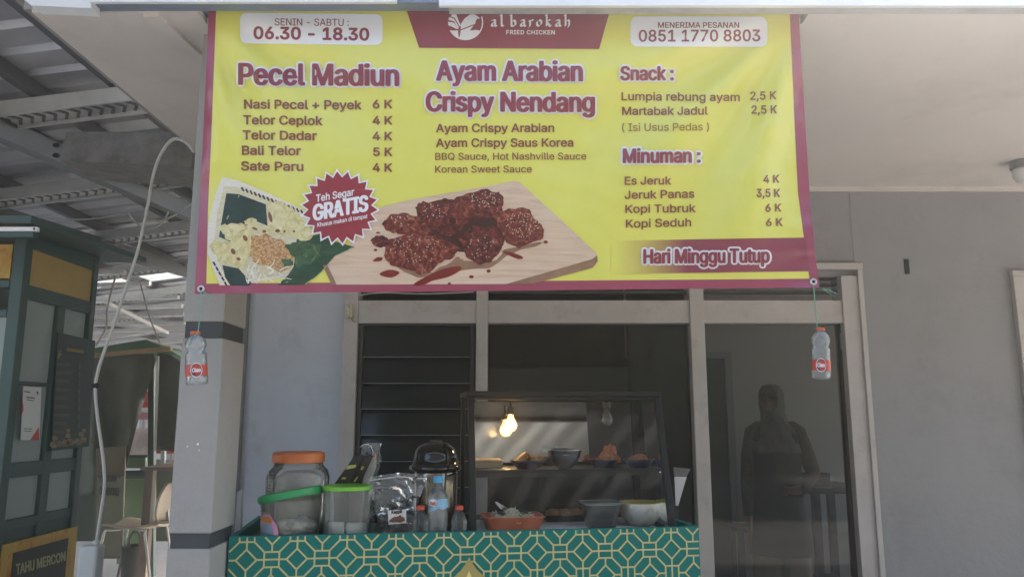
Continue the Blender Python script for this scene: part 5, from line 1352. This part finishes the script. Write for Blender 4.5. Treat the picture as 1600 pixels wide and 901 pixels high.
for ya, yb_, za, zb_ in ((Y0+.052,ymid0-.001,Zr1+.001,Zg1-.001),(Y0+.052,ymid0-.001,Zl1+.001,Zr0-.001),(ymid1+.001,Y1-.042,Zl1+.001,Zg1-.001),(Y0+.052,ymid0-.001,Zs1+.001,Zl0-.001),(ymid1+.001,Y1-.042,Zs1+.001,Zl0-.001)):
    MB().box((XS-.026,ya,za),(XS-.021,yb_,zb_)).build('glass_pane', M_sgl, stl)
MB().box((XS-1.24,Y0+.02,Zl1+.001),(XS-.055,Y0+.025,1.899)).build('glass_pane', M_sgl, stl)
MB().box((XS-1.24,Y0+.06,Zl0-.06),(XS-.06,Y1-.06,Zl0-.02)).build('counter_board', mat('stall_inner_board', (.3,.32,.3), .6), stl)
MB().box((XS-1.24,Y1-.03,.3),(XS-.06,Y1-.02,2.2)).build('back_panel', mat('stall_inner_back', (.2,.24,.22), .7, var=.2), stl)
MB().box((XS-.046,Y0+.051,.06),(XS-.012,Y1-.041,Zs1-.041)).build('lower_panel', M_sg, stl)
MB().box((XS-1.249,Y0+.01,.06),(XS-.051,Y0+.04,Zl0-.001)).build('lower_panel', M_sg, stl)
sp_ = MB(); a = PX(4,851,XS+.002); b_ = PX(121,823,XS+.002)
sp_.box((XS-.0115,a.y,a.z-.62),(XS+.004,b_.y,a.z)); sg = sp_.build('sign_board', M_fire, stl)
a2 = PX(21,863,XS+.006); b2_ = PX(107,842,XS+.006)
MB().box((XS+.0045,a2.y,a.z-.55),(XS+.006,b2_.y,a2.z)).build('sign_face', mat('sign_dark_face', (.035,.045,.032), .5, var=.2), sg)
b = MB(); letter(b, 'TAHU MERCON', 25.5, 897, 102, 874.5, 16, 13.5, lambda x, y, l: PX(x, y, XS+.0075+.0004*l), 0, (.55,.7)); b.build('lettering', mat('sign_khaki_print', (.40,.38,.20), .5), sg)
# poster and menu board taped on the glass
pts = [PX(*q, XS+.004) for q in ((36,603),(64,605),(61,687),(32,687))]
t = thing('payment_poster', 'white payment notice with red corner taped on the stall glass', 'poster', pts[3])
pa = MB().prism(pts, (.002,0,0)).build('sheet', mat('poster_white', (.62,.63,.62), .5), t)
for q in ([(47,687),(61,687),(60.5,667)], [(33,650),(36.5,640),(36,632),(34.5,625)]):
    MB().prism([PX(x, y, XS+.0062) for x, y in q], (.0008,0,0)).build('print', mat('poster_red', (.5,.07,.06), .5), t)
b = MB()
for q in ([(38,610),(47,611.5),(47,613.5),(38,612)], [(57,611),(60,611.5),(59.5,616),(57.5,616)], [(41,619),(54,620.5),(54,622.5),(41,621)], [(42,623.5),(53,624.8),(53,626),(42,625)], [(37,668.5),(50,669),(50,670.3),(37,669.6)], [(37,672),(49,672.6),(49,673.8),(37,673)]):
    b.prism([PX(x, y, XS+.0062) for x, y in q], (.0006,0,0))
b.build('print', mat('poster_ink', (.1,.1,.11), .5), t)
pts = [PX(*q, XS+.003) for q in ((88.5,519),(147,532),(137,697),(78,704))]
t = thing('menu_board', 'dark green menu board with faint food pictures on the stall side', 'menu board', pts[3])
MB().prism(pts, (.006,0,0)).build('board', mat('menu_board_green', (.022,.043,.04), .4), t)
b = MB(); rnd = random.Random(8)
for i in range(9):
    y = 566+i*13.2; x0 = 89-.10*(y-560)*.5
    b.prism([PX(x, yy, XS+.0095) for x, yy in ((x0,y),(x0+rnd.uniform(18,28),y+1),(x0+22,y+5.5),(x0,y+5))], (.0006,0,0))
    b.prism([PX(x, yy, XS+.0095) for x, yy in ell(124-.06*i*3, y+6, 2.6, 4.6, 12)], (.0006,0,0)) if i < 8 else None
b.build('print', mat('menu_faint_print', (.085,.09,.075), .5), t)
b = MB(); letter(b, 'AYAM MENU', 105, 549, 130, 552, 7, 7, lambda x, y, l: PX(x, y, XS+.0096+.0003*l), 0, (.3,.3)) if False else None
b.prism([PX(x, yy, XS+.0095) for x, yy in ((104,543),(131,547),(131,552),(104,548))], (.0006,0,0)); b.prism([PX(x, yy, XS+.0095) for x, yy in ((91,551),(96,545),(94,553),(98,551),(90,562))], (.0006,0,0))
b.build('print', mat('menu_warm_print', (.22,.17,.05), .5), t)
b = MB()
for cx, cy, r0 in ((84,694,7),(92,696,6),(86,684,5),(102,692,7),(110,690,7),(106,680,5),(106,672,4),(122,690,7),(130,687,6),(127,678,5),(131,672,4)):
    b.prism([PX(x, yy, XS+.0095) for x, yy in ell(cx, min(cy, 694-(cx-84)*.12), r0*.9, r0*.8, 14)], (.0006,0,0))
b.build('print', ramp_mat('menu_food_print', [(.3,(.10,.07,.04)),(.5,(.22,.17,.10)),(.7,(.3,.27,.2))], 40), t)
# tube lamp on the stall roof edge
a, b_ = P(-25,359,2.86), P(60,358.5,2.86)
t = thing('tube_lamp', 'unlit white tube lamp along the front edge of the stall roof', 'lamp', (a+b_)/2)
MB().bar(a-Vector((.6,0,0)), b_, .02, .018).build('tube', mat('tube_white', (.86,.87,.88), .35), t, bevel=.003)
MB().bar(b_+Vector((-.012,-.011,0)), b_+Vector((-.006,-.011,0)), .004, .008).build('pin', M_black, t)
MB().bar(a-Vector((.6,-.002,.022)), b_-Vector((.01,-.002,.022)), .03, .02).build('bracket', M_sg, t)
# pale folded sheet leaning between the pillar and the wall
t = thing('folded_sheet', 'pale folded sheet standing between the pillar and the blue wall', 'sheet', Vector((P(371,800,2.6).x, 2.6, 0)))
MB().prism([P(366,838,2.56), P(371,768,2.56), P(377,765,2.56), P(375,838,2.56)], (0,.02,0)).build('sheet', mat('folded_sheet_grey', (.5,.51,.53), .6, var=.1), t)
MB().prism([P(366,838.5,2.56), P(375,838.5,2.56), P(375,870,2.56), P(366,870,2.56)], (0,.02,0)).build('foot', M_brn0, t)
# cable and its plastic post
M_cab = MATS['white_cable_pvc']
YC = 2.95
t = thing('power_cable', 'thick pale power cable sagging from the soffit corner down to a white post', 'cable', P(150,848,YC))
pts = [(303,237),(290,222),(270,218),(252,240),(240,272),(231,320),(217,385),(200,440),(180,500),(163,548),(153,580),(149,605),(151,640),(157,685),(162,725),(163,760),(157,805),(150,850)]
MB().tube(curve_pts([P(x, y, YC if y > 300 else lerp(YC, 2.6, max(0, (x-225)/80))) for x, y in pts]), .0062, 10).build('cable', M_cab, t, smooth=True)
b = MB(); b.tube([P(146,602,YC), P(152,602,YC)], .011, 10); b.build('tie', M_black, t)
t = thing('cable_post', 'white plastic post taking the pale power cable near the left stall', 'post', PZ(140,901,.9)*1)
q = P(144,850,YC); t.location = (q.x, YC, 0)
b = MB(); zq = q.z
b.hexa([Vector(v) for v in ((q.x-.052,YC-.035,0),(q.x+.035,YC-.035,0),(q.x+.035,YC+.035,0),(q.x-.052,YC+.035,0),(q.x-.032,YC-.03,zq),(q.x+.036,YC-.03,zq),(q.x+.036,YC+.03,zq),(q.x-.032,YC+.03,zq))])
b.build('post_body', mat('white_post_plastic', (.52,.53,.52), .5, var=.06), t, bevel=.01)
b = MB(); b.lathe([(.012,zq-.001),(.012,zq+.012),(.008,zq+.016)], (P(150,848,YC).x,YC,0), 14); b.build('gland', M_cab, t, smooth=True)
t = thing('coiled_wire', 'thin loose wire looped under the carport roof', 'wire', P(240,345,4.3))
b = MB()
b.tube(curve_pts([P(200,333,4.3),P(210,346,4.3),P(222,354,4.3),P(236,357,4.3),P(250,350,4.3),P(260,338,4.3),P(263,330,4.3)]), .005, 6)
b.tube(curve_pts([P(222,348,4.28),P(236,343,4.28),P(250,346,4.28),P(265,340,4.28),P(282,331,4.28),P(300,318,4.28)]), .005, 6)
b.tube(curve_pts([P(60,340,4.5),P(110,343,4.5),P(160,340,4.5),P(210,330,4.5)]), .004, 6)
b.build('wire', M_cab, t)
t = thing('drop_wire', 'thin dark wires hanging from the roof to the far green stall', 'wire', P(210,480,6.4))
b = MB(); b.tube(curve_pts([P(181,430,6.5),P(168,480,6.5),P(166,510,6.5),P(150,540,6.5)]), .008, 6); b.tube(curve_pts([P(218,436,6.5),P(232,490,6.5),P(250,536,6.5)]), .006, 6); b.build('wire', mat('old_wire', (.3,.28,.25), .6), t)

# =================================================================================================== FAR GREEN STALL, CHAIR, BUCKET
M_tarp = mat('olive_tarp', (.085,.09,.065), .7, var=.15, vscale=3, bump=.5, bscale=5)
M_grn2 = mat('light_green_panel', (.22,.32,.16), .6, var=.1)
Yt = 7.2
far = thing('tarp_stall', 'green roofed stall hung with olive tarps behind the pillar', 'stall', P(200,870,Yt)*1)
far.location = (P(215,700,Yt).x, Yt+.5, 0)
def FP(x, y, dy=0.): return P(x, y, Yt+dy)
b = MB(); b.hexa([FP(120,556,-.1), FP(262,545,-.1), FP(300,566,.35), FP(150,556,.35), FP(120,548,-.1), FP(228,530,-.1), FP(300,552,.35), FP(150,545,.35)])
b.build('roof', mat('stall_roof_green', (.06,.14,.06), .6, var=.2), far)
MB().bar(FP(140,556,-.13), FP(268,544,-.13), .05, .04).build('eave_batten', mat('raw_timber', (.3,.2,.1), .7, var=.2), far)
def tarp(pts, dy, seed):
    mb = MB(); subdiv_poly(mb, pts, lambda x, y, l: P(x, y, Yt+dy+.06*math.sin(x/9+seed)*sm(545,650,y)+.05*mnoise.noise(Vector((x/20,y/30,seed)))), 0, 14); return mb.build('tarp', M_tarp, far, smooth=True, solid=.003)
tarp([(120,552),(240,553),(243,565),(215,660),(193,745),(188,770),(120,775)], 0, 1)
tarp([(245,553),(262,552),(300,575),(300,706),(243,703)], .1, 4)
MB().bar(FP(237,900,.25), FP(238,560,.25), .055, .055).build('post', M_sg, far)
MB().tube([FP(247,556,-.02), FP(245,620,-.02), FP(242,703,-.02)], .013, 8).build('pole', mat('pale_pole', (.5,.5,.44), .5), far)
MB().prism([FP(188,748,.35), FP(227,748,.35), FP(227,880,.35), FP(182,880,.35)], (0,.03,0)).build('front_panel', M_grn2, far)
MB().prism([FP(192,714,.36), FP(227,714,.36), FP(227,731,.36), FP(190,731,.36)], (0,.03,0)).build('front_panel', M_grn2, far)
MB().bar(FP(150,739,.33), FP(232,739,.33), .06, .055).build('rail', M_sg, far)
MB().bar(FP(150,712,.33), FP(232,712,.33), .05, .025).build('rail', M_sg, far)
M_red = mat('stall_red_print', (.55,.05,.04), .5); M_pk = mat('stall_pink_print', (.5,.22,.25), .5)
for q, m in (([(200,611),(242,611),(242,636),(200,636)], M_red), ([(200,637),(242,637),(242,640),(200,640)], mat('stall_white_strip', (.7,.7,.68), .5)), ([(200,644),(242,644),(242,655),(200,655)], M_pk), ([(190,669),(242,669),(242,712),(190,712)], mat('stall_pale_pink', (.62,.5,.5), .5, var=.3, vscale=6))):
    MB().prism([FP(x, y, .7) for x, y in q], (0,.02,0)).build('wall_print', m, far)
MB().prism([FP(60,735,.9), FP(300,735,.9), FP(300,845,.9), FP(60,845,.9)], (0,.04,0)).build('back_wall', mat('stall_back_dark', (.06,.07,.05), .8, var=.2), far)
MB().prism([FP(238,703,.6), FP(285,703,.6), FP(285,708,.6), FP(238,708,.6)], (0,.02,0)).build('wall_print', M_red, far)
MB().prism([FP(238,717,.55), FP(285,717,.55), FP(285,727,.55), FP(238,727,.55)], (0,.02,0)).build('wall_print', mat('stall_grey_print', (.4,.4,.37), .5), far)
MB().prism([FP(251,701,.5), FP(257,701,.5), FP(257,728,.5), FP(251,728,.5)], (0,.04,0)).build('window_mullion', mat('mullion_grey', (.45,.46,.45), .5), far)
# poster board
t = thing('menu_poster', 'tall brown and olive poster standing at the foot of the left tarp', 'poster', FP(170,870,-.1))
pts = [FP(150,700,-.1), FP(196,696,-.1), FP(190,872,-.1), FP(146,872,-.1)]
MB().prism(pts, (0,.02,0)).build('board', ramp_mat('poster_brown_olive', [(.3,(.09,.05,.03)),(.5,(.12,.09,.05)),(.7,(.14,.13,.07))], 2.2, rough=.6), t)
MB().prism([FP(152,746,-.106), FP(194,744,-.106), FP(191,868,-.106), FP(148,868,-.106)], (0,.003,0)).build('print', mat('poster_olive', (.17,.16,.10), .6, var=.2, vscale=5), t)
b = MB(); letter(b, 'TEKOCAN', 155.5, 752, 181, 752, 9.5, 9.5, lambda x, y, l: FP(x, y, -.112-.001*l), 0, (.5,.4)); letter(b, 'GOROYOKU', 156, 772, 185, 774, 12, 12, lambda x, y, l: FP(x, y, -.112-.001*l), 0, (.5,.4)); b.build('lettering', mat('poster_dark_print', (.04,.038,.03), .6), t)
# wooden table
t = thing('wooden_table', 'brown wooden table half hidden behind the pillar', 'table', P(262,860,7.0))
t.location = (P(262,800,7.05).x, 7.05, 0); M_brn = mat('brown_wood', (.15,.10,.07), .6, var=.2, vscale=10)
a = P(236,727,6.95)
MB().box((a.x,6.75,a.z-.03),(a.x+.9,7.35,a.z)).build('table_top', M_brn, t)
for x in (a.x+.02, a.x+.82): MB().box((x,6.8,0),(x+.07,6.87,a.z-.0305)).build('leg', M_brn, t)
# chair
Yc2 = 6.8
t = thing('chair', 'beige shell chair on thin metal legs left of the pillar', 'chair', P(225,895,Yc2)); t.location = (P(225,850,Yc2).x, Yc2, 0)
M_ply = mat('beige_ply', (.40,.32,.23), .5, var=.08, vscale=10)
zS = P(225,819,Yc2).z; xs0, xs1 = P(178,820,Yc2).x, P(262,820,Yc2).x
b = MB(); n = 12; rows = []
for i in range(n+1):
    x = lerp(xs0, xs1, i/n); z = zS+.012*math.cos(i/n*6.28)
    rows.append([b.v((x, Yc2-.22+.44*k2/8, z+.015*math.cos(k2/8*6.28))) for k2 in range(9)])
b.skin(rows, False, closed=False); b.build('seat', M_ply, t, smooth=True, solid=.018)
b = MB(); rows = []; xb = P(262,790,Yc2).x; zb1 = P(262,753,Yc2).z
for i in range(11):
    tt = i/10; z = lerp(zS+.02, zb1, tt); hw_ = .19*math.sqrt(max(.03, 1-(2*max(tt,.06)-1.0)**2*.93))
    rows.append([b.v((xb-.075+.07*((k2/8-.5)*2)**2*.5+.06*tt, Yc2+hw_*(k2/8-.5)*2, z)) for k2 in range(9)])
b.skin(rows, False, closed=False); b.build('backrest', M_ply, t, smooth=True, solid=.018)
M_chr = mat('chair_steel', (.42,.42,.4), .35, .7)
for sx2, sy2 in ((0,-1),(0,1),(1,-1),(1,1)):
    x0_ = xs0+.03 if sx2 == 0 else xs1-.09; x1_ = xs0-.06 if sx2 == 0 else xs1+.02
    MB().tube([(x0_+.12*(1 if sx2==0 else -1), Yc2+sy2*.18, zS-.012), (x0_, Yc2+sy2*.2, zS-.018), (x0_-.005, Yc2+sy2*.205, zS-.05), (x1_, Yc2+sy2*.22, 0)], .011, 8).build('leg', M_chr, t, smooth=True)
MB().tube([(xb-.02, Yc2+.1, zS-.02), (xb-.045, Yc2+.1, zS+.12)], .01, 8).build('back_support', M_chr, t)
# bucket
Yk = 7.05
qb = P(207,892,Yk); t = thing('bucket', 'black bucket with raised handle on the floor under the chair', 'bucket', (qb.x, Yk, 0))
r0 = 17*Yk/1200; hz2 = P(207,851,Yk).z
MB().lathe([(r0*.85,.001),(r0*.88,.01),(r0*1.0,hz2-.01),(r0*1.06,hz2),(r0*.97,hz2),(r0*.82,.02)], (qb.x,Yk,0), 28, (True,True)).build('pail', mat('black_bucket', (.02,.025,.022), .5), t, smooth=True, angle=40)
MB().tube(curve_pts([(qb.x-r0*.45,Yk,hz2-.01),(qb.x-r0*.4,Yk,hz2+.08),(qb.x-.0,Yk,hz2+.12),(qb.x+r0*.4,Yk,hz2+.08),(qb.x+r0*.45,Yk,hz2-.01)]), .01, 8).build('handle', mat('bucket_handle', (.12,.12,.11), .5), t, smooth=True)
# far backdrop walls
t = thing('far_house', 'pale cream house wall seen far behind under the carport roof', 'house', (-6,16,0))
MB().box((-14,16,0),(-1.5,16.3,3.0)).build('wall', mat('far_cream_wall', (.6,.54,.46), .8, var=.1, vscale=2), t)
for x in (-7.6,-7.0,-6.4,-5.8,-5.2,-4.6): MB().box((x,15.9,.5),(x+.06,15.99,2.9)).build('pillar', mat('far_post_grey', (.25,.22,.2), .7), t)
MB().box((-14,15.7,2.4),(-6.8,15.85,2.55)).build('beam', MATS['raw_timber'], t)

# =================================================================================================== GLARE VEIL
hz_ = MB(); hz_.box((-24.5,-16.5,-1),(14.5,22.5,5.9))  # volume added to imitate veiling lens glare
hm = bpy.data.materials.new('glare_veil'); hm.use_nodes = True; N = hm.node_tree.nodes
N.remove(N['Principled BSDF']); pv = N.new('ShaderNodeVolumePrincipled'); pv.inputs['Color'].default_value = (.93,.92,.90,1); pv.inputs['Density'].default_value = VEIL; pv.inputs['Anisotropy'].default_value = .9
hm.node_tree.links.new(pv.outputs[0], [n for n in N if n.type == 'OUTPUT_MATERIAL'][0].inputs['Volume'])
tag(hz_.build('veil', hm), 'thin sunlit haze over the yard', kind='stuff')
